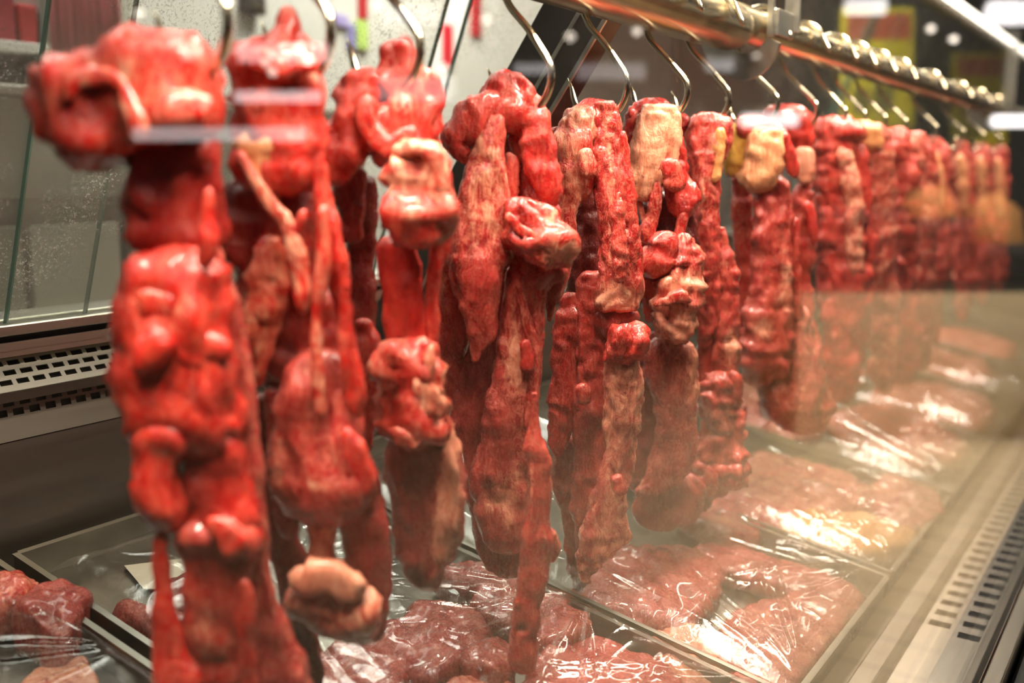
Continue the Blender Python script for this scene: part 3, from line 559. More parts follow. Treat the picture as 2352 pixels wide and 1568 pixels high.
# 6 -- sixth, with the large pale fat cap
lobes(5, 'sixth meat bunch, broad cream fat cap above ragged red shreds', [
 (M, 'R', [(224,1466,1520),(238,1456,1545),(262,1446,1560),(300,1450,1566)], dict(dd=.01, viv=.8, fat=-.1, lump=1.2)),
 (M, 'P', [(1475,250,22),(1455,300,22),(1446,345,18),(1442,390,14)], dict(dd=.0, viv=.8, fat=0, lump=1.3)),
 (FC, 'R', [(238,1482,1550),(270,1470,1560),(310,1458,1558),(350,1450,1554),(390,1444,1548),(420,1444,1520),(445,1450,1502),(462,1458,1490)], dict(dd=-.02, t=.5, fat=1.1, yel=.08, lump=.7, fib=1.5, viv=.4, cap=.3)),
 (M, 'R', [(310,1545,1568),(360,1542,1576),(410,1530,1580),(445,1530,1602),(475,1540,1590),(500,1550,1580)], dict(dd=-.0, viv=.75, fat=.0, lump=1.3)),
 ('lump', 'P', [(1505,400,14),(1530,385,22),(1548,410,20),(1540,440,16)], dict(dd=-.03, fat=.3, viv=.7, lump=1.2)),
 (SN, 'P', [(1512,410,7),(1506,450,12),(1500,490,17),(1490,530,20),(1482,560,18)], dict(dd=-.03, fat=.3, viv=.6)),
 (SN, 'P', [(1465,450,4),(1475,490,4),(1482,520,3)], dict(dd=-.02, fat=.5)),
 ('shaded_inner_strip', 'R', [(430,1450,1600),(520,1465,1600),(600,1475,1590),(720,1470,1560)], dict(dd=.04, dark=.75, viv=.4)),  # strip behind the shreds, coloured dark to paint the gap's shade
 ('shred', 'P', [(1570,480,14),(1565,520,12),(1555,560,10)], dict(dd=-.01, fat=.3, lump=1.5)),
 ('lump', 'P', [(1515,530,16),(1520,560,26),(1510,600,36),(1520,635,24)], dict(dd=-.035, viv=.65, fat=.2, lump=1.3)),
 (M, 'R', [(540,1470,1530),(590,1468,1536),(650,1468,1540),(700,1475,1512),(740,1480,1500)], dict(dd=-.0, viv=.5, fat=.15, lump=1.4)),
 ('fat_lump', 'R', [(534,1560,1580),(560,1546,1596),(600,1540,1608),(650,1525,1606),(700,1505,1604),(740,1502,1602),(775,1510,1598),(790,1530,1590)], dict(dd=-.03, t=.6, fat=.5, viv=.4, lump=1.7, spots=[(1570,650,40,16,.6),(1560,740,45,40,.5),(1570,590,20,20,-.5)])),
 ('shred', 'P', [(1500,700,10),(1530,690,12),(1560,680,12),(1590,690,10)], dict(dd=-.06, fat=.5, lump=1.6)),
 (M, 'R', [(770,1480,1590),(840,1480,1604),(900,1498,1600),(980,1508,1600),(1060,1496,1590),(1100,1480,1570),(1125,1455,1540),(1140,1440,1500)], dict(dd=-.0, t=.45, fat=.35, viv=.1, lump=.6, spots=[(1590,850,20,70,.5)])),
 (M, 'R', [(760,1472,1520),(860,1470,1520),(980,1462,1520),(1080,1455,1500),(1130,1445,1480)], dict(dd=.03, dark=.3, viv=.1)),
 (M, 'R', [(1080,1475,1620),(1140,1466,1612),(1180,1455,1606),(1205,1470,1570),(1220,1490,1550)], dict(dd=.03, t=.4, fat=0, viv=.2, lump=.7, dark=.12)),
], viv=.6, res=.0036)
# 7 -- seventh, narrow bumpy strip
lobes(6, 'seventh hanging piece, narrow bumpy red strip with a knotted lower end', [
 (M, 'R', [(256,1585,1655),(300,1572,1668),(350,1578,1660),(420,1584,1652),(500,1594,1648),(600,1598,1648),(700,1600,1650),(760,1604,1640),(800,1608,1625)], dict(dd=-.015, t=.5, fat=.22, viv=.4, lump=1., fib=1.6, spots=[(1640,330,20,40,.5),(1615,440,30,60,.25)])),
 ('fat_strip', 'P', [(1655,290,10),(1652,340,10),(1646,390,8),(1640,420,7)], dict(dd=-.03, fat=1., yel=.55, lump=1.3)),
 ('flap', 'P', [(1572,260,14),(1568,300,14),(1574,320,8)], dict(dd=.0, fat=.1)),
 (M, 'R', [(520,1645,1660),(570,1645,1674),(620,1646,1688),(670,1645,1692),(720,1640,1692),(760,1630,1696),(810,1628,1696),(850,1632,1690),(890,1640,1680)], dict(dd=.0, fat=.3, viv=.4, lump=1.3, spots=[(1672,790,16,40,.7)])),
 (M, 'R', [(740,1606,1632),(820,1606,1630),(900,1604,1640),(960,1604,1630)], dict(dd=-.005, fat=.2, viv=.35)),
 (M, 'R', [(850,1630,1680),(890,1612,1702),(940,1606,1704),(985,1600,1714),(1040,1598,1716),(1090,1596,1704),(1120,1600,1680),(1142,1606,1648)], dict(dd=-.01, fat=.3, viv=.45, lump=2., t=.55, spots=[(1640,940,25,25,.3),(1665,1030,30,30,-.4)])),
 ('shred', 'P', [(1680,850,10),(1692,890,14),(1690,920,10)], dict(dd=-.02, lump=2., fat=.2)),
 ('shred', 'P', [(1628,1070,6),(1635,1105,18),(1622,1128,18),(1604,1128,10)], dict(dd=-.045, fat=.35, lump=1.)),
 (M, 'R', [(1000,1560,1640),(1080,1570,1650),(1140,1560,1640),(1180,1560,1610)], dict(dd=.03, dark=.2, viv=.2)),
], viv=.5, res=.0038)
# 8
lobes(7, 'eighth hanging piece, yellow fat lump at its top and baggy pink end', [
 ('fat_lump', 'R', [(280,1672,1716),(320,1662,1720),(360,1660,1712),(392,1664,1702),(408,1672,1694)], dict(dd=.0, fat=1., yel=1., lump=.8)),
 (M, 'R', [(262,1690,1770),(280,1680,1790),(310,1690,1795),(340,1710,1800)], dict(dd=.005, viv=.6, fat=.1)),
 ('fat_lump', 'R', [(290,1722,1786),(330,1714,1790),(370,1712,1792),(405,1705,1780),(430,1716,1768),(445,1725,1750)], dict(dd=-.02, fat=.95, yel=.3, lump=1.2)),
 ('flap', 'P', [(1780,285,14),(1800,330,17),(1818,370,17),(1826,410,12)], dict(dd=-.02, viv=.8)),
 (M, 'R', [(400,1740,1812),(460,1735,1815),(540,1738,1815),(620,1735,1822),(700,1720,1818),(780,1712,1815),(840,1706,1808),(875,1712,1770),(890,1722,1750)], dict(dd=-.01, t=.5, fat=.25, viv=.35, lump=1.2, spots=[(1745,750,20,20,.9),(1800,650,15,80,.5)])),
 (M, 'R', [(400,1680,1722),(520,1684,1728),(620,1690,1726),(720,1685,1722),(800,1695,1720),(840,1700,1715)], dict(dd=.03, fat=.35, dark=.15)),
 ('flap', 'P', [(1830,500,12),(1822,580,14),(1826,660,14),(1835,740,12)], dict(dd=.0, fat=.3)),
 (M, 'R', [(700,1790,1850),(780,1780,1872),(840,1765,1890),(890,1740,1900),(940,1752,1906),(975,1785,1895),(998,1820,1872)], dict(dd=.015, t=.6, fat=.4, viv=.2, lump=.8)),
 ('shred', 'P', [(1712,930,4),(1708,970,3),(1706,1000,2)], dict(dd=0, fat=.4)),
], viv=.5, res=.005)
lobes(8, 'ninth hanging piece, rounded bright red top with a pale knob below', [
 (M, 'R', [(238,1775,1815),(250,1758,1842),(280,1768,1862),(320,1800,1866),(350,1815,1862)], dict(viv=.9, fat=0)),
 ('fat_knob', 'R', [(335,1822,1864),(370,1818,1872),(400,1828,1868),(425,1838,1862)], dict(dd=-.01, fat=.9)),
 (M, 'R', [(420,1830,1862),(480,1822,1868),(560,1826,1868),(640,1826,1862),(720,1825,1866),(800,1835,1880),(870,1848,1895),(920,1860,1890)], dict(fat=.3, viv=.6, lump=1.4)),
 ('strip', 'P', [(1850,460,10),(1864,500,10),(1872,560,8)], dict(dd=-.02, viv=1., fat=0)),
], viv=.6, res=.006)
lobes(9, 'tenth hanging piece, red with a pale ridge, first of the hazy ones', [
 (M, 'R', [(268,1905,1945),(285,1872,1962),(340,1872,1976),(420,1874,1984),(500,1876,1994),(580,1888,2004),(660,1890,2002),(760,1885,1985),(850,1890,1970),(925,1910,1950)], dict(fat=.25, lump=1.6)),
 ('fat_ridge', 'P', [(1930,330,12),(1945,400,18),(1960,470,18),(1962,560,16),(1970,640,12)], dict(dd=-.03, fat=.7, lump=1.8)),
 ('strip', 'P', [(1975,330,12),(1985,420,14),(1995,520,12),(2003,610,8)], dict(dd=-.01, fat=.15)),
], viv=.7, res=.007)
lobes(10, 'eleventh hanging piece, pink with an orange fat top, right of the pale ridge', [
 (M, 'R', [(278,1955,2010),(310,1968,2040),(360,1985,2050),(440,1995,2052),(540,2000,2054),(640,2000,2058),(740,2000,2060),(840,2005,2058),(905,2020,2045)], dict(fat=.5, lump=1.2)),
 ('fat_cap', 'R', [(275,1960,1995),(300,1958,2020),(330,1975,2025),(350,1985,2015)], dict(dd=-.02, fat=1., yel=.5)),
], viv=.5, res=.007)
lobes(11, 'twelfth hanging piece, thin red strip with a hooked lower flap', [
 (M, 'R', [(290,2040,2080),(330,2032,2092),(400,2045,2108),(480,2052,2112),(560,2055,2106),(660,2058,2100),(760,2045,2104),(840,2045,2106),(885,2055,2095)], dict(fat=.3, lump=1.6)),
 ('flap', 'P', [(2060,590,10),(2075,610,12),(2090,605,10)], dict(dd=-.02, fat=.2)),
], viv=.6, res=.007)
lobes(12, 'thirteenth hanging piece, faint pink piece at the start of the brown reflection', [
 (M, 'R', [(300,2088,2125),(340,2082,2138),(430,2095,2150),(540,2100,2150),(660,2100,2148),(780,2095,2140),(850,2105,2130)], dict(fat=.5, lump=1.4)),
 ('strip', 'P', [(2130,330,10),(2145,420,12),(2150,520,10)], dict(dd=-.01, fat=.2)),
], viv=.5, res=.008)
for i, (xc, w, y0, y1, lab) in enumerate([(2148, 26, 312, 790, 'hazy far meat piece under the bright hook left of the second yellow sign'), (2210, 24, 322, 740, 'hazy far meat piece under the second yellow sign'),
                                          (2256, 20, 328, 700, 'faint far meat piece, last but one on the rail'), (2296, 18, 332, 670, 'faintest far meat piece at the right end of the rail')]):
    lobes(13+i, lab, [(M, 'R', [(y0, xc-w*.5, xc+w*.4), (y0+40, xc-w, xc+w), (y0+150, xc-w*.8, xc+w*1.1), (y0+300, xc-w*.9, xc+w), (y1, xc-w*.3, xc+w*.4)], dict(fat=.35, lump=1.6)),
                      (FC, 'P', [(xc-w*.3, y0+30, w*.4), (xc+w*.1, y0+90, w*.5), (xc+w*.2, y0+170, w*.4)], dict(dd=-.03, fat=.9, yel=.3))], viv=.5, res=.009)
# ------------------------------------------------------------------ trays, cuts and cling film on the sloping deck
def tray(x0, x1, label, depth=.042, y0=.335, y1=1.165, dk=0):
    c = deck((x0+x1)/2, (y0+y1)/2, -.04)
    e = empty('meat_tray', c, label, 'tray', 'steel trays on the sloping deck')
    t = .003; b = MB(); P = deck
    hx = lambda a, b_, c_, d, h0, h1: b.hexa([P(a, c_, h0), P(b_, c_, h0), P(b_, d, h0), P(a, d, h0), P(a, c_, h1), P(b_, c_, h1), P(b_, d, h1), P(a, d, h1)])
    hx(x0, x1, y0, y1, -depth, -depth+t)
    hx(x0, x0+t, y0, y1, -depth+t, 0); hx(x1-t, x1, y0, y1, -depth+t, 0); hx(x0+t, x1-t, y0, y0+t, -depth+t, 0); hx(x0+t, x1-t, y1-t, y1, -depth+t, 0)
    b.build('tray_pan', TRAYM if not dk else DARKSTEEL, e)
    r = MB(); w = .005
    for (a, b2, c2, d2) in ((x0-.003, x0+w, y0, y1), (x1-w, x1+.003, y0, y1), (x0+w, x1-w, y0-.003, y0+w), (x0+w, x1-w, y1-w, y1+.003)):
        r.hexa([P(a, c2, .0002), P(b2, c2, .0002), P(b2, d2, .0002), P(a, d2, .0002), P(a, c2, .003), P(b2, c2, .003), P(b2, d2, .003), P(a, d2, .003)])
    r.build('tray_rim', TRAYM, e)
    return e
TX = [(.14, .60), (.622, 1.07), (1.088, 1.52), (1.54, 1.985), (2.005, 2.47), (2.49, 2.96), (2.98, 3.45), (3.47, 3.95), (3.97, 4.5)]
TL = ['dark tray in the lower left corner holding a brown steak', 'tray under the crumpled film heap, left of the bright tray edge', 'tray of pink slabs under smooth stretched film in the lower middle', 'tray of pink and yellow cuts at the right, near the glare',
      'tray of pink cuts under streaky film behind the yellow fat', 'hazy tray beyond the streaky film', 'faint tray further along in the haze', 'faintest tray far along in the haze', 'last tray at the far end of the deck']
for k, ((a, b), l) in enumerate(zip(TX, TL)): tray(a, b, l, dk=(k == 0))
G = 'raw cuts lying on the trays'
slab('steak', [(35,1440),(45,1400),(95,1372),(150,1362),(200,1380),(214,1398),(190,1425),(182,1462),(150,1496),(112,1490),(70,1462)], .062, 'brown-edged steak with an orange fat rind in the dark left tray', 'meat', G, up=-.035, fat=.3, dark=.25, viv=.2)
slab('steak', [(-60,1370),(0,1346),(60,1350),(105,1362),(60,1392),(10,1420),(-60,1440)], .06, 'pale-topped steak cut off by the left picture edge', 'meat', G, up=-.035, fat=.5, viv=.3)
slab('marbled_slab', [(30,1660),(62,1548),(130,1525),(192,1510),(215,1545),(240,1600),(250,1680)], .02, 'pale speckled marbled slab at the bottom left corner', 'meat', G, up=-.035, fat=.85, yel=.1, lump=.3, viv=.2)
slab('offal', [(345,1386),(385,1352),(440,1350),(480,1380),(480,1425),(410,1430)], .05, 'dark purple offal lump behind the leftmost bunch', 'meat', G, up=-.03, fat=0, dark=.4, viv=.1)
slab('offal', [(265,1405),(340,1398),(440,1425),(510,1480),(520,1580),(450,1580),(370,1500)], .04, 'mottled purple-pink slice under the film, left', 'meat', G, up=-.03, fat=.3, dark=.12, viv=.05)
flatm = simple('beige_flat', (.62, .58, .46), .5)
MB().hexa([on_deck(x, y, h) for h in (-.036, -.033) for x, y in ((330,1352),(445,1352),(480,1275),(285,1298))]).build('card', flatm)  # thin flat beige four-sided piece on the tray
tag(bpy.data.objects['card'], 'small blank beige card on the tray behind the red dangling shred', 'card')
P1 = [([(560,1660),(600,1540),(720,1500),(800,1560),(780,1660)], .03, 'beige-pink slice at the bottom, right of the dangling shreds', .5), ([(740,1560),(770,1470),(880,1440),(940,1520),(900,1620)], .035, 'dull pink cut under crumpled film below the fat knob', .35),
      ([(870,1450),(960,1395),(1060,1400),(1130,1450),(1080,1540),(940,1550)], .04, 'pink cut under crumpled film, left of the long tail', .3), ([(1000,1320),(1060,1302),(1130,1330),(1120,1362),(1030,1352)], .05, 'small dark lump between the third and fourth bunches', .1),
      ([(1080,1385),(1140,1340),(1200,1345),(1200,1440),(1120,1430)], .05, 'pink-grey cut just left of the long hanging tail', .3), ([(1225,1400),(1270,1372),(1300,1395),(1310,1425),(1350,1435),(1356,1475),(1240,1480)], .045, 'angular pink cut with a pale edge, right of the long tail', .3),
      ([(1060,1535),(1090,1495),(1140,1488),(1180,1520),(1175,1560),(1120,1575)], .055, 'curled pink cut touching the tip of the long tail', .35), ([(1190,1580),(1250,1480),(1380,1480),(1520,1520),(1600,1620),(1400,1680),(1230,1660)], .04, 'large salmon-pink cut under film at the bottom middle', .25),
      ([(960,1640),(1060,1570),(1180,1580),(1240,1660),(1100,1720)], .04, 'pale cream-edged cut at the bottom edge, under the long tail', .6)]
for p, h, l, f in P1: slab('pink_cut', p, h, l, 'meat', G, up=-.036, fat=f, viv=.12, dark=.34)
P2 = [([(1310,1350),(1400,1275),(1540,1258),(1660,1290),(1650,1380),(1560,1440),(1430,1420)], .036, 'broad dull pink slab at the back of the smooth film tray', .3), ([(1650,1500),(1700,1400),(1850,1365),(1985,1385),(1920,1480),(1820,1590),(1700,1620)], .04, 'salmon slab at the front corner of the smooth film tray', .4),
      ([(1590,1262),(1720,1268),(1850,1310),(1990,1372),(1920,1392),(1760,1350),(1640,1310)], .036, 'red-edged slab along the far side of the smooth film tray', .05), ([(1490,1470),(1600,1440),(1680,1470),(1690,1560),(1600,1580),(1530,1530)], .03, 'white fatty slice beside the tray edge', 1.)]
for p, h, l, f in P2: slab('pink_slab', p, h, l, 'meat', G, up=-.035, fat=f, viv=.12, dark=.34)
P3 = [([(1680,1130),(1730,1045),(1850,1062),(1960,1095),(2010,1160),(1900,1200),(1760,1190)], .05, 'wide pink-beige fillet in the right tray', .55, 0), ([(2000,1125),(2060,1105),(2150,1140),(2168,1190),(2100,1232),(2020,1200)], .05, 'round pink cut with a bright curved highlight', .45, 0),
      ([(1780,1205),(1900,1185),(2060,1205),(2115,1235),(2080,1275),(1960,1282),(1850,1252)], .045, 'yellow fat cut below the round pink cut', .95, .8), ([(1560,1190),(1650,1130),(1780,1150),(1800,1210),(1680,1250)], .04, 'shadowed pink cut behind the seventh hanging piece', .35, 0)]
for p, h, l, f, y in P3: slab('fillet', p, h, l, 'meat', G, up=-.035, fat=f, yel=y, viv=.1, dark=.34)
P4 = [([(1900,965),(1990,930),(2100,955),(2200,1010),(2225,1050),(2120,1070),(1990,1030)], .05, 'pink cut with white streaks in the hazy second tray', .45), ([(1750,960),(1820,930),(1900,950),(1880,1000),(1790,1010)], .04, 'greyish cut behind the baggy hanging piece', .7)]
for p, h, l, f in P4: slab('fillet', p, h, l, 'meat', G, up=-.035, fat=f, viv=.1, dark=.34)
k = 0
nm = ['first', 'second', 'third', 'fourth', 'fifth', 'sixth', 'seventh', 'eighth']
for ti in range(4, 8):
    a, b = TX[ti]
    for yy in ((.52, .85) if ti < 6 else (.60,)):
        if ti == 4 and yy == .52: continue
        w = (b-a)*.38; m = (a+b)/2
        slab('fillet', None, .045, 'hazy pink cut far along the deck, %s counting away from the camera' % nm[k], 'meat', G, up=-.035, fat=.5, viv=.1, dark=.36,
             world=[(m-w, yy-.12), (m, yy-.15), (m+w, yy-.1), (m+w*.9, yy+.08), (m, yy+.13), (m-w*.9, yy+.1)]); k += 1
def film(x0, x1, label, y0=.33, y1=1.1, fans=(), loose=20, crumple=.0016, h0=.03, seed=0, nx=200, ny=320, w=.0033, hgt=.0022):
    """thin wrap pulled tight from its corners: straight creases fan out from each (x, y, angle0, angle1, number, reach)"""
    rg = np.random.default_rng(seed)
    X, Y = np.meshgrid(np.linspace(x0, x1, nx), np.linspace(y0, y1, ny), indexing='ij')
    q = np.stack([X, Y, np.zeros_like(X)], -1).reshape(-1, 3)
    h = h0+.003*fbm(q*8, 2, seed+1).reshape(X.shape)
    def crease(ax, ay, an, r0, r1, hh, ww):
        ca, sa = cos(an), sin(an); u = (X-ax)*ca+(Y-ay)*sa; v = -(X-ax)*sa+(Y-ay)*ca+.004*sin(seed+an*9)*(u/.1)**2
        return hh*np.exp(-(v/(ww*(1+np.clip(u, 0, 1)*1.5)))**2)*np.clip((u-r0)/.03, 0, 1)*np.clip((r1-u)/.06, 0, 1)
    for ax, ay, a0, a1, n, reach in fans:
        for k in range(n):
            h = h+crease(ax, ay, radians(rg.uniform(a0, a1)), rg.uniform(0, .05), reach*rg.uniform(.5, 1.), hgt*rg.uniform(.4, 1.4), w*rg.uniform(.7, 1.5))
    for k in range(loose):
        h = h+crease(rg.uniform(x0, x1), rg.uniform(y0, y1), rg.uniform(0, 2*pi), 0, rg.uniform(.05, .2), hgt*rg.uniform(-1.2, 1.4), w*rg.uniform(.6, 1.3))
    qq = q+np.stack([fbm(q*14, 2, seed+4), fbm(q*14, 2, seed+5), np.zeros(len(q))], 1)*.03
    h = h+crumple*(np.abs(vnoise(qq*V3(34, 9, 1), seed+8))*-2+np.abs(vnoise(qq*V3(15, 44, 1), seed+9))*-.8).reshape(X.shape)
    ed = np.minimum(np.minimum((X-x0), (x1-X))/.035, np.minimum((Y-y0), (y1-Y))/.035); ed = np.clip(ed, 0, 1); ed = ed*(2-ed); h = h*ed+.0045*(1-ed)
    P = np.stack([X, Y, H+DA+DB*Y], -1)+DN*h[..., None]
    base = deck((x0+x1)/2, (y0+y1)/2, 0)
    i = np.arange(nx-1)[:, None]*ny+np.arange(ny-1)[None]; f = np.stack([i, i+ny, i+ny+1, i+1], -1).reshape(-1, 4); v = (P.reshape(-1, 3)-base)
    me = bpy.data.meshes.new('cling_film'); me.vertices.add(len(v)); me.vertices.foreach_set('co', v.astype(np.float32).ravel()); me.loops.add(f.size); me.loops.foreach_set('vertex_index', f.astype(np.int32).ravel())
    me.polygons.add(len(f)); me.polygons.foreach_set('loop_start', (np.arange(len(f))*4).astype(np.int32)); me.polygons.foreach_set('use_smooth', np.ones(len(f), bool)); me.update(calc_edges=True)
    o = link('cling_film', me, FILM); o.location = tuple(base)
    return tag(o, label, 'plastic wrap', 'cling film over the trays')
film(.155, .59, 'cling film over the dark left tray', y0=.75, y1=1.16, fans=[(.59, .9, 100, 190, 8, .5)], crumple=.0008, seed=3, h0=.02, loose=6)
film(.63, 1.06, 'crumpled shiny film heap at the bottom middle', fans=[(1.05, .60, 110, 215, 16, .42), (.66, .40, 0, 80, 10, .4), (.80, .95, -120, -40, 7, .4), (1.05, .36, 95, 170, 10, .4)], loose=60, crumple=.0016, h0=.030, seed=11, nx=300, ny=520, w=.0032, hgt=.0022)
film(1.093, 1.515, 'film stretched smooth with a fan of white creases at its front corner', fans=[(1.10, .335, 25, 100, 17, .36), (1.51, .34, 100, 165, 9, .3), (1.10, .7, -20, 25, 7, .2), (1.3, 1.1, -110, -70, 6, .5)], loose=6, crumple=.0008, h0=.028, seed=21, nx=280, ny=480, w=.0033, hgt=.0022)
film(1.545, 1.98, 'film over the yellow fat with glittering creases', fans=[(1.55, .335, 30, 110, 18, .34), (1.97, .36, 100, 170, 8, .3)], crumple=.0012, h0=.028, seed=31, loose=22, nx=240, ny=400)
film(2.01, 2.465, 'streaky film with long white highlights behind the yellow fat', fans=[(2.015, .335, 40, 110, 40, .6), (2.45, .4, 100, 170, 20, .5)], crumple=.0012, h0=.028, seed=41, hgt=.0034, w=.0055)
film(2.495, 2.955, 'hazy film over the tray beyond the streaky one', fans=[(2.5, .335, 40, 110, 30, .6)], h0=.028, seed=51, hgt=.0026, w=.006)
film(2.985, 3.445, 'faint film far along the deck', fans=[(3., .335, 40, 110, 30, .6)], h0=.028, seed=61, hgt=.0026, w=.006)

# ------------------------------------------------------------------ shop behind the case
def struct(o): o['kind'] = 'structure'; return o
floorm = NT('floor_tiles'); c = floorm.coord(); br = floorm.n('ShaderNodeTexBrick'); floorm.l(c, br.inputs['Vector']); br.inputs['Scale'].default_value = 2.5; br.offset = 0
br.inputs['Color1'].default_value = (.60, .47, .31, 1); br.inputs['Color2'].default_value = (.55, .43, .29, 1); br.inputs['Mortar'].default_value = (.22, .18, .13, 1); br.inputs['Mortar Size'].default_value = .012; br.inputs['Row Height'].default_value = .5
floorm.pbr(br.outputs[0], .35)
struct(MB().box((-5, -7, -.05), (12, 6, 0)).build('floor', floorm.m))
wm = simple('grey_wall', (.40, .39, .37), .7, 0, .06, 3)
struct(MB().box((-5, 5.6, .001), (12, 5.7, 3.8)).build('wall_back', simple('dim_wall', (.34, .33, .31), .7, 0, .1, 2)))
struct(MB().box((11.9, -7, .001), (12, 5.59, 3.8)).build('wall_right', simple('dark_wall', (.05, .045, .04), .7)))
struct(MB().box((-5, -7.1, .001), (12, -7.001, 3.8)).build('wall_front', simple('dark_wall_front', (.035, .032, .03), .8)))
struct(MB().box((-5.1, -7, .001), (-5.001, 5.59, 3.8)).build('wall_left', simple('dark_wall_left', (.06, .055, .05), .8)))
struct(MB().box((-5, -7, 3.81), (12, 5.7, 3.9)).build('ceiling', simple('dark_ceiling', (.06, .06, .06), .8)))
# pale partition with red strips
YP = 2.75
pa = on_y(330, 0, YP)[0]; pb = on_y(1262, 100, YP)[0]
part = MB().box((-2.5, YP, .001), (pb, YP+.08, 3.2)).build('partition', wm); part.name = 'wall_partition'; struct(part)
redm = simple('red_plastic', (.30, .012, .02), .4); RG = 'red strips on the pale partition'
for px0, px1, py0, py1, l in ((1020,1041,58,152,'red strip right of the third hook'), (1085,1106,-40,82,'tall red strip at the top edge, left of the dark post'), (926,947,86,140,'short red strip behind the third hook'), (826,844,-40,42,'red strip above the green sachet')):
    a, b = on_y(px0, py1, YP-.012), on_y(px1, py0, YP-.012)
    tag(MB().box((a[0], YP-.012, a[2]), (b[0], YP-.0005, b[2])).build('hanging_strip', redm, bevel=.003), l, 'strip', RG)
for px0, px1, py0, py1, colr, l in ((822,846,50,112,(.30,.42,.10),'green sachet hanging on the partition'), (803,818,56,112,(.16,.15,.34),'narrow blue sachet left of the green one'), (770,800,36,58,(.24,.20,.42),'lilac card above the blue sachet')):
    a, b = on_y(px0, py1, YP-.016), on_y(px1, py0, YP-.016)
    tag(MB().box((a[0], YP-.016, a[2]), (b[0], YP-.0005, b[2])).build('hanging_sachet', simple('sachet', colr, .5), bevel=.004), l, 'sachet', 'sachets on the partition')
a, b = on_y(570, 28, YP-.05), on_y(612, -6, YP-.05)
dv = empty('wall_intercom', ((a[0]+b[0])/2, YP, a[2]), 'small black device on the partition at the top edge', 'device')
MB().box((a[0], YP-.05, a[2]), (b[0], YP-.0005, b[2])).build('housing', BLACK, dv, bevel=.006); MB().box((a[0]+.012, YP-.056, a[2]+.01), (b[0]-.012, YP-.0502, b[2]-.02)).build('button_plate', DARKSTEEL, dv, bevel=.002)
# dark red cloth added for the red reflection in the wet glass
ca, cb_ = on_y(128, 150, YP-.05), on_y(276, -60, YP-.05); NX = 60
vs = [(ca[0]+(cb_[0]-ca[0])*i/NX, YP-.03-.018*sin(i*.9)-.0085*sin(i*2.3+j), ca[2]+(cb_[2]-ca[2])*j+(.02*sin(i*.5) if j == 0 else 0)) for j in (0, 1) for i in range(NX+1)]
clo = link('reflection_sheet', mesh('sheet', [V3(*v)-V3(ca[0], YP, ca[2]) for v in vs], [(i, i+1, NX+2+i, NX+1+i) for i in range(NX)], True), simple('reflection_red', (.20, .015, .03), .8, 0, .5, 9, 0, (1, 1, .2))); clo.location = (ca[0], YP, ca[2])
sm_ = clo.modifiers.new('s', 'SOLIDIFY'); sm_.thickness = .004; tag(clo, 'dark red cloth standing in for a red reflection in the wet glass, right of the shelf', 'sheet')
# beige cabinet behind the doors
YC = 1.95; cab = empty('back_cabinet', (0, 2.2, 0), 'beige cabinet with dark seams seen through the wet glass at the left', 'cabinet')
zt = on_y(0, 192, YC)[2]; bei = simple('beige_laminate', (.40, .375, .31), .45, 0, .05, 4)
xc1 = on_y(330, 600, YC)[0]+.75
MB().box((-2.2, YC+.021, .001), (xc1-.01, 2.7, zt-.021)).build('carcass', DARKSTEEL, cab); MB().box((-2.2, YC-.01, zt-.02), (xc1, 2.72, zt)).build('worktop', simple('pale_worktop', (.66, .63, .55), .4), cab, bevel=.004)
zg0, zg1 = on_y(150, 515, YC)[2], on_y(150, 455, YC)[2]
MB().box((-2.2, YC, zg1), (xc1-.012, YC+.02, zt-.024)).build('upper_panel', bei, cab, bevel=.003)
xs = on_y(75, 600, YC)[0], on_y(278, 600, YC)[0]
MB().box((-2.2, YC, .1), (xs[0]-.02, YC+.02, zg0-.0)).build('door', bei, cab, bevel=.003); MB().box((xs[0], YC, .1), (xs[1], YC+.02, zg0)).build('door', simple('pale_laminate', (.62, .59, .50), .45, 0, .05, 4), cab, bevel=.003); MB().box((xs[1]+.03, YC, .1), (xc1-.012, YC+.02, zg0)).build('door', bei, cab, bevel=.003)
# shelf with red packs
YS = 2.1; a = on_y(118, 112, YS); zsh = on_y(50, 96, YS)[2]
sh = empty('wall_shelf', (a[0]-.3, 2.4, zt), 'white shelf stacked with red packs, top left corner', 'shelf')
MB().box((-1.6, YS, zsh-.018), (a[0], 2.5, zsh)).build('shelf_board', simple('white_board', (.7, .7, .67), .4), sh, bevel=.003)
MB().box((a[0]-.02, YS+.02, zt+.001), (a[0], 2.5, zsh-.0185)).build('side_panel', DARKSTEEL, sh); MB().box((-1.6, YS+.02, zt+.001), (-1.58, 2.5, zsh-.0185)).build('side_panel', DARKSTEEL, sh)
def pack(px0, px1, h, col, l, taper=.0):
    p0, p1 = on_y(px0, 90, YS+.03), on_y(px1, 90, YS+.03); t = (p1[0]-p0[0])*taper
    b = MB().hexa([(p0[0]+t, YS+.03, zsh+.0005), (p1[0]-t, YS+.03, zsh+.0005), (p1[0]-t, YS+.2, zsh+.0005), (p0[0]+t, YS+.2, zsh+.0005), (p0[0], YS+.03, zsh+h), (p1[0], YS+.03, zsh+h), (p1[0], YS+.2, zsh+h), (p0[0], YS+.2, zsh+h)])
    tag(b.build('red_pack', simple('red_pack', col, .4), bevel=.006), l, 'pack', 'packs on the white shelf')
pack(45, 93, .085, (.50, .03, .035), 'bright red tapered pack on the white shelf', .12); pack(-20, 40, .13, (.40, .03, .05), 'red pack at the left picture edge on the white shelf'); pack(96, 116, .12, (.26, .24, .22), 'grey pack at the right end of the white shelf')
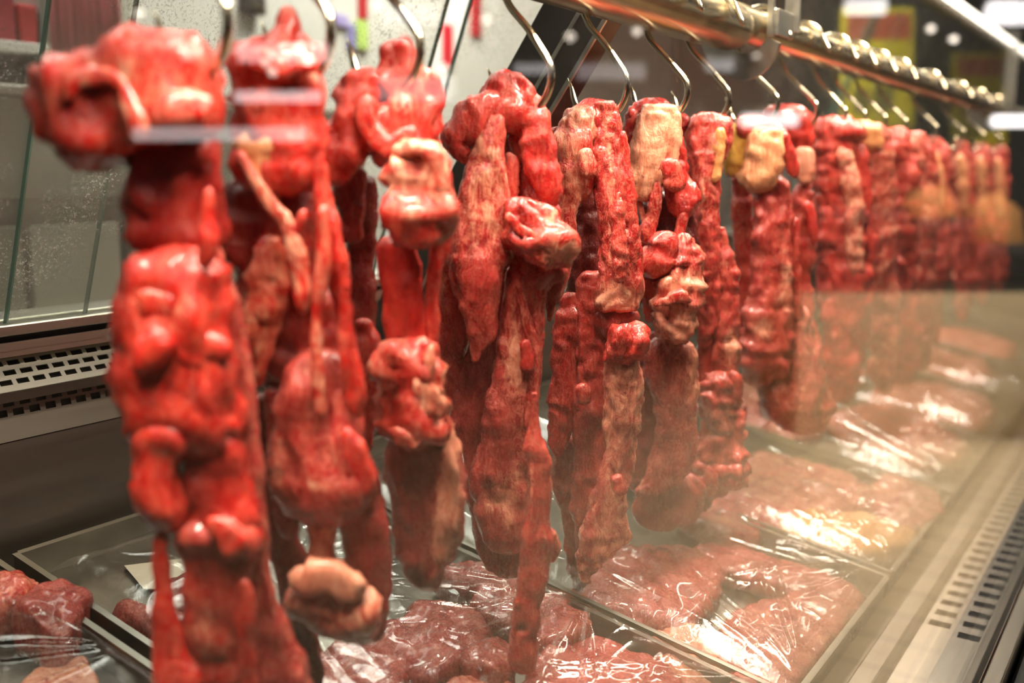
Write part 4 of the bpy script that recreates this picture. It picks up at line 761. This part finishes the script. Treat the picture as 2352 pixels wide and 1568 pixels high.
for (px, l) in ((20, 'dark jar under the white shelf, left picture edge'), (85, 'dark jar under the white shelf, right one')):
    p = on_y(px, 175, YS+.1)
    b = MB().tube([(p[0], YS+.1, zt+.001), (p[0], YS+.1, zt+.05), (p[0], YS+.1, zt+.058), (p[0], YS+.1, zt+.075)], .035, 24, [.04, .04, .03, .03]); tag(b.build('jar', BLACK), l, 'jar', 'dark jars on the worktop')
# yellow signs hanging beyond the rail
yel = simple('yellow_sign', (.62, .50, .02), .5, 0, .1, 5); ygr = simple('olive_print', (.16, .14, .02), .5); redb = simple('red_band', (.45, .10, .05), .5, 0, .1, 6)
def sign(px0, px1, py0, py1, d, band, prints, l):
    f = lambda px, py, o=0: on_d(px, py, d)-FH*o
    c = f((px0+px1)/2, py1); e = empty('hanging_sign', c, l, 'sign', 'yellow signs beyond the rail')
    bx = lambda x0, x1, y0, y1, o0, o1: MB().hexa([f(x0, y1, o0)+FH*0, f(x1, y1, o0), f(x1, y1, o1), f(x0, y1, o1), f(x0, y0, o0), f(x1, y0, o0), f(x1, y0, o1), f(x0, y0, o1)])
    bx(px0, px1, py0, py1, 0, .012).build('board', yel, e, bevel=.002)
    bx(px0+14, px1-8, band[0], band[1], .0122, .014).build('header_band', redb, e)
    for p in prints: bx(*p, .0122, .0135).build('print_patch', ygr, e)
    for px in (px0+20, px1-20):
        a = f(px, py0, .006); MB().tube([a, V3(a[0], a[1], 3.805)], .003, 8).build('cord', BLACK, e)
sign(1930, 2098, 18, 292, 5.2, (32, 92), [(1958,1995,205,262), (2005,2050,200,255)], 'large yellow sign with a red header above the middle of the rail')
sign(2184, 2312, 122, 335, 7.2, (132, 176), [(2215,2262,215,262)], 'smaller yellow sign with a red header, right end of the rail')

# ------------------------------------------------------------------ market aisle on the customers' side, seen mirrored in the front glass
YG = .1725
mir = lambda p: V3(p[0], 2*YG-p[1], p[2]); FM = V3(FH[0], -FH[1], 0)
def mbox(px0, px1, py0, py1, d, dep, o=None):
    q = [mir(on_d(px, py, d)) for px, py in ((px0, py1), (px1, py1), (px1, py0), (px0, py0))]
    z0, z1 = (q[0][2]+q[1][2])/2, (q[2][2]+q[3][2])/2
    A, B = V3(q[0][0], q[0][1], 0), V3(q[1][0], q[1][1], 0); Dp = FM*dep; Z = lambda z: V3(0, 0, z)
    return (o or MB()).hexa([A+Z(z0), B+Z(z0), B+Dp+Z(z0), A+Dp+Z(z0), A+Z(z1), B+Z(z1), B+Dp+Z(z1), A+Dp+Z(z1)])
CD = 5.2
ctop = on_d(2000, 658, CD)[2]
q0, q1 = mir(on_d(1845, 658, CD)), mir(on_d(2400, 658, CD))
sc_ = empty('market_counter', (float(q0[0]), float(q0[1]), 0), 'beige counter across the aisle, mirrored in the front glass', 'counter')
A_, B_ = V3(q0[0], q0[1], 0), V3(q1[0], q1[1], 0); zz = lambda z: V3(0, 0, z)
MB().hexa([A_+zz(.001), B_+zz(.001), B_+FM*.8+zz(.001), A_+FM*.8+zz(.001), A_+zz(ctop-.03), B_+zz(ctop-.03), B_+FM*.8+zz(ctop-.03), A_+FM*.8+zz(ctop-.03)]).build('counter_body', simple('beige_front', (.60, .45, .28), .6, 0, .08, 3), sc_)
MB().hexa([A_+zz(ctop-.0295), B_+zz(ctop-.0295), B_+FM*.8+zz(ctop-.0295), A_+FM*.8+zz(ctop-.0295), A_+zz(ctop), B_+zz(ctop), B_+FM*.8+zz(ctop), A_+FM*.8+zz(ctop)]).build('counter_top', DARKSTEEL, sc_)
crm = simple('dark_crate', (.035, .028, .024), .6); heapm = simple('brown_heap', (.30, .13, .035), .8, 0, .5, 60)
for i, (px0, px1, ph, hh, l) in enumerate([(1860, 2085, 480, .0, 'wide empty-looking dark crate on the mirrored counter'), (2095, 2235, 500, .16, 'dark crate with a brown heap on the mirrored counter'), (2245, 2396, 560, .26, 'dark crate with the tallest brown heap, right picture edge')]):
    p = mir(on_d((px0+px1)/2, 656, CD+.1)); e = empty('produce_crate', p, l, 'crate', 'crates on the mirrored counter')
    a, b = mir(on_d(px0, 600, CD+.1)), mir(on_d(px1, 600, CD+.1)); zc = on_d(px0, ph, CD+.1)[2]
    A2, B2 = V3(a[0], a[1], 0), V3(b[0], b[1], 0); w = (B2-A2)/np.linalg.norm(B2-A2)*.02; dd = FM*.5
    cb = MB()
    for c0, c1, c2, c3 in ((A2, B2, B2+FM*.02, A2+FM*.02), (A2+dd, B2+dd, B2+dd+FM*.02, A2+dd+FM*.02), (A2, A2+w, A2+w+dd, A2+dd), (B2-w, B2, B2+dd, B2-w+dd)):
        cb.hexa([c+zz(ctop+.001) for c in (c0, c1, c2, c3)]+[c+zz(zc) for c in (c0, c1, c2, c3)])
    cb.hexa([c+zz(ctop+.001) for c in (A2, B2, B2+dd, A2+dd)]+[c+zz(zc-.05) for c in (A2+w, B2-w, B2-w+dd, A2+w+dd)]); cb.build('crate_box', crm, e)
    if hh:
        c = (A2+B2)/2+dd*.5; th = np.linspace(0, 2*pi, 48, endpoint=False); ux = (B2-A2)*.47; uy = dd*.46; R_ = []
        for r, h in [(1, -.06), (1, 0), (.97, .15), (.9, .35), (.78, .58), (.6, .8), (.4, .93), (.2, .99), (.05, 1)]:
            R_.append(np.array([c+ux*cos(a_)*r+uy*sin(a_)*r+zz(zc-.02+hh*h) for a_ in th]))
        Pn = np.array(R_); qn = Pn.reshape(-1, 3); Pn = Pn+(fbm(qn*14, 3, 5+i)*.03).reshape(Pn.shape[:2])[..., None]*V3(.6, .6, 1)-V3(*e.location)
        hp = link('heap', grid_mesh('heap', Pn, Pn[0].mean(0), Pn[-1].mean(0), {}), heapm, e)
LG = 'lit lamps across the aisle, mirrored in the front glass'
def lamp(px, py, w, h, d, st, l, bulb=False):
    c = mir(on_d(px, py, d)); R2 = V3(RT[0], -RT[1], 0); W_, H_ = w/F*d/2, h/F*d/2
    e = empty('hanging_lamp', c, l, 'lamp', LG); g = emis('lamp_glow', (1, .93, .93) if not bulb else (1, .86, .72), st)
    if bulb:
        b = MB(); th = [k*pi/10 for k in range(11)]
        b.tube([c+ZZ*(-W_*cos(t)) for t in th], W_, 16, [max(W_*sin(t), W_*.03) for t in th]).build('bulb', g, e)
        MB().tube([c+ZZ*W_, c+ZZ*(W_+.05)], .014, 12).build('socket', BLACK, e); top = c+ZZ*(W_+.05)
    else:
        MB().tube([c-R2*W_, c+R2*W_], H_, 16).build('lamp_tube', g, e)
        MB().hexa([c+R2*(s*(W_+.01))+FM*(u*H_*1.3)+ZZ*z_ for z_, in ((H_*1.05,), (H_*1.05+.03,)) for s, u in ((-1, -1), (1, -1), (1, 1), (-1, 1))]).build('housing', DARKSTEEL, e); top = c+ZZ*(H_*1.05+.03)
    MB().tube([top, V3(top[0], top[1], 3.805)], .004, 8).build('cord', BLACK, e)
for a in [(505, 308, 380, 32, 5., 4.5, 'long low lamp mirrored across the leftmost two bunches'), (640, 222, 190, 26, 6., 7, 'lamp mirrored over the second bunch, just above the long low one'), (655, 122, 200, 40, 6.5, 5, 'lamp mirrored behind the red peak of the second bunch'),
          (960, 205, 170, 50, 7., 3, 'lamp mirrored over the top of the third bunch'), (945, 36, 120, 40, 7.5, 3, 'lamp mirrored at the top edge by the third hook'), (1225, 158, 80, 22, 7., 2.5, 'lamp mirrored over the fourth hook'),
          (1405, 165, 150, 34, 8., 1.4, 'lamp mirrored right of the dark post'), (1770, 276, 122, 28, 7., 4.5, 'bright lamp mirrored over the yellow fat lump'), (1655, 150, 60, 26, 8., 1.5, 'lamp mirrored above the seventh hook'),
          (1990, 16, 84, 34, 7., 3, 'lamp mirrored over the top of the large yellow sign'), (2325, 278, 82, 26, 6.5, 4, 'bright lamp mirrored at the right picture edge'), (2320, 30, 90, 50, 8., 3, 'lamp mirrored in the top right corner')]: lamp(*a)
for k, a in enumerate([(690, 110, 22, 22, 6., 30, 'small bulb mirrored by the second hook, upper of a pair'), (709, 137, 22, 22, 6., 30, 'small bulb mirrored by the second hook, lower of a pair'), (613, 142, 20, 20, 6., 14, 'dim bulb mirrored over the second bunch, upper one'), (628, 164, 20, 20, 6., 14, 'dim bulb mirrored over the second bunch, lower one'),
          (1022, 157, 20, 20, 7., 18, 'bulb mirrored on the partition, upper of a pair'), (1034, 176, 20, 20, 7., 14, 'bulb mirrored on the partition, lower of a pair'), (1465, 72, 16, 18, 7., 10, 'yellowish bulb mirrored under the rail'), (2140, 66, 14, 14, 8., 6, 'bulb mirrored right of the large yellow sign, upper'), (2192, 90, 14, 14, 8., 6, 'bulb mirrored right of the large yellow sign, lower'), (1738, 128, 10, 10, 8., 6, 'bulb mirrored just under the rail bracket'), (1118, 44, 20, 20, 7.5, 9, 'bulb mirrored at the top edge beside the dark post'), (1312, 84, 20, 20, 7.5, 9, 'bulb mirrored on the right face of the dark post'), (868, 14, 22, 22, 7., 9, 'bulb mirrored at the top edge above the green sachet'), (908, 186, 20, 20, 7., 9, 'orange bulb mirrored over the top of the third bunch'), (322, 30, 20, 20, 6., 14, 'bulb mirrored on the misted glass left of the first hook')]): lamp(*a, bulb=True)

# ------------------------------------------------------------------ light, camera, world
def area(name, loc, sx, sy, pw, col, tgt):
    l = bpy.data.lights.new(name, 'AREA'); l.shape = 'RECTANGLE'; l.size = sx; l.size_y = sy; l.energy = pw; l.color = col
    o = bpy.data.objects.new(name, l); COL.objects.link(o); o.location = loc
    from mathutils import Vector
    o.rotation_euler = (Vector(tgt)-Vector(loc)).to_track_quat('-Z', 'Y').to_euler(); return o
l_ = area('case_light', (2.15, .53, H+.43), 4.2, .05, 54, (1, .86, .70), (2.15, .56, H-.5)); l_.data.spread = radians(125)
l_ = area('front_case_light', (2.15, .27, H+.45), 4.2, .04, 13, (1, .87, .72), (2.15, .60, H+.10)); l_.data.spread = radians(65)
l_ = area('aisle_light', (5.2, -1.0, 3.7), 5, 1.2, 56, (1, .87, .68), (5.2, -1.0, 0)); l_.data.spread = radians(55)
area('shop_light', (1.0, 2.1, 3.6), 4, .8, 135, (1, .97, .92), (1.0, 2.3, 0))
l_ = area('sign_fill', (3.0, 2.0, 3.6), 1.2, 1.2, 420, (1, .95, .85), (5.2, 2.2, 1.4))  # unseen light added to brighten the signs and the wall behind
w = bpy.data.worlds.new('world'); S.world = w; w.use_nodes = True; w.node_tree.nodes['Background'].inputs[0].default_value = (.03, .028, .027, 1)
from mathutils import Matrix
cam = bpy.data.cameras.new('camera'); co = bpy.data.objects.new('camera', cam); COL.objects.link(co); S.camera = co
co.matrix_world = Matrix(((RT[0], UP[0], -FW[0], 0), (RT[1], UP[1], -FW[1], 0), (RT[2], UP[2], -FW[2], H), (0, 0, 0, 1)))
cam.sensor_width = 36; cam.lens = F/2352*36; cam.clip_start = .01
cam.dof.use_dof = True; cam.dof.focus_distance = 1.25; cam.dof.aperture_fstop = 2.2
S.view_settings.view_transform = 'Standard'; S.view_settings.look = 'None'; S.view_settings.gamma = 1; S.view_settings.exposure = 0
S.cycles.use_adaptive_sampling = True; S.cycles.adaptive_threshold = .12; S.cycles.max_bounces = 6; S.cycles.transparent_max_bounces = 24; S.cycles.glossy_bounces = 3; S.cycles.diffuse_bounces = 2
S.cycles.caustics_reflective = False; S.cycles.caustics_refractive = False; S.cycles.sample_clamp_indirect = 12
S.cycles.use_denoising = True; S.cycles.use_light_tree = False
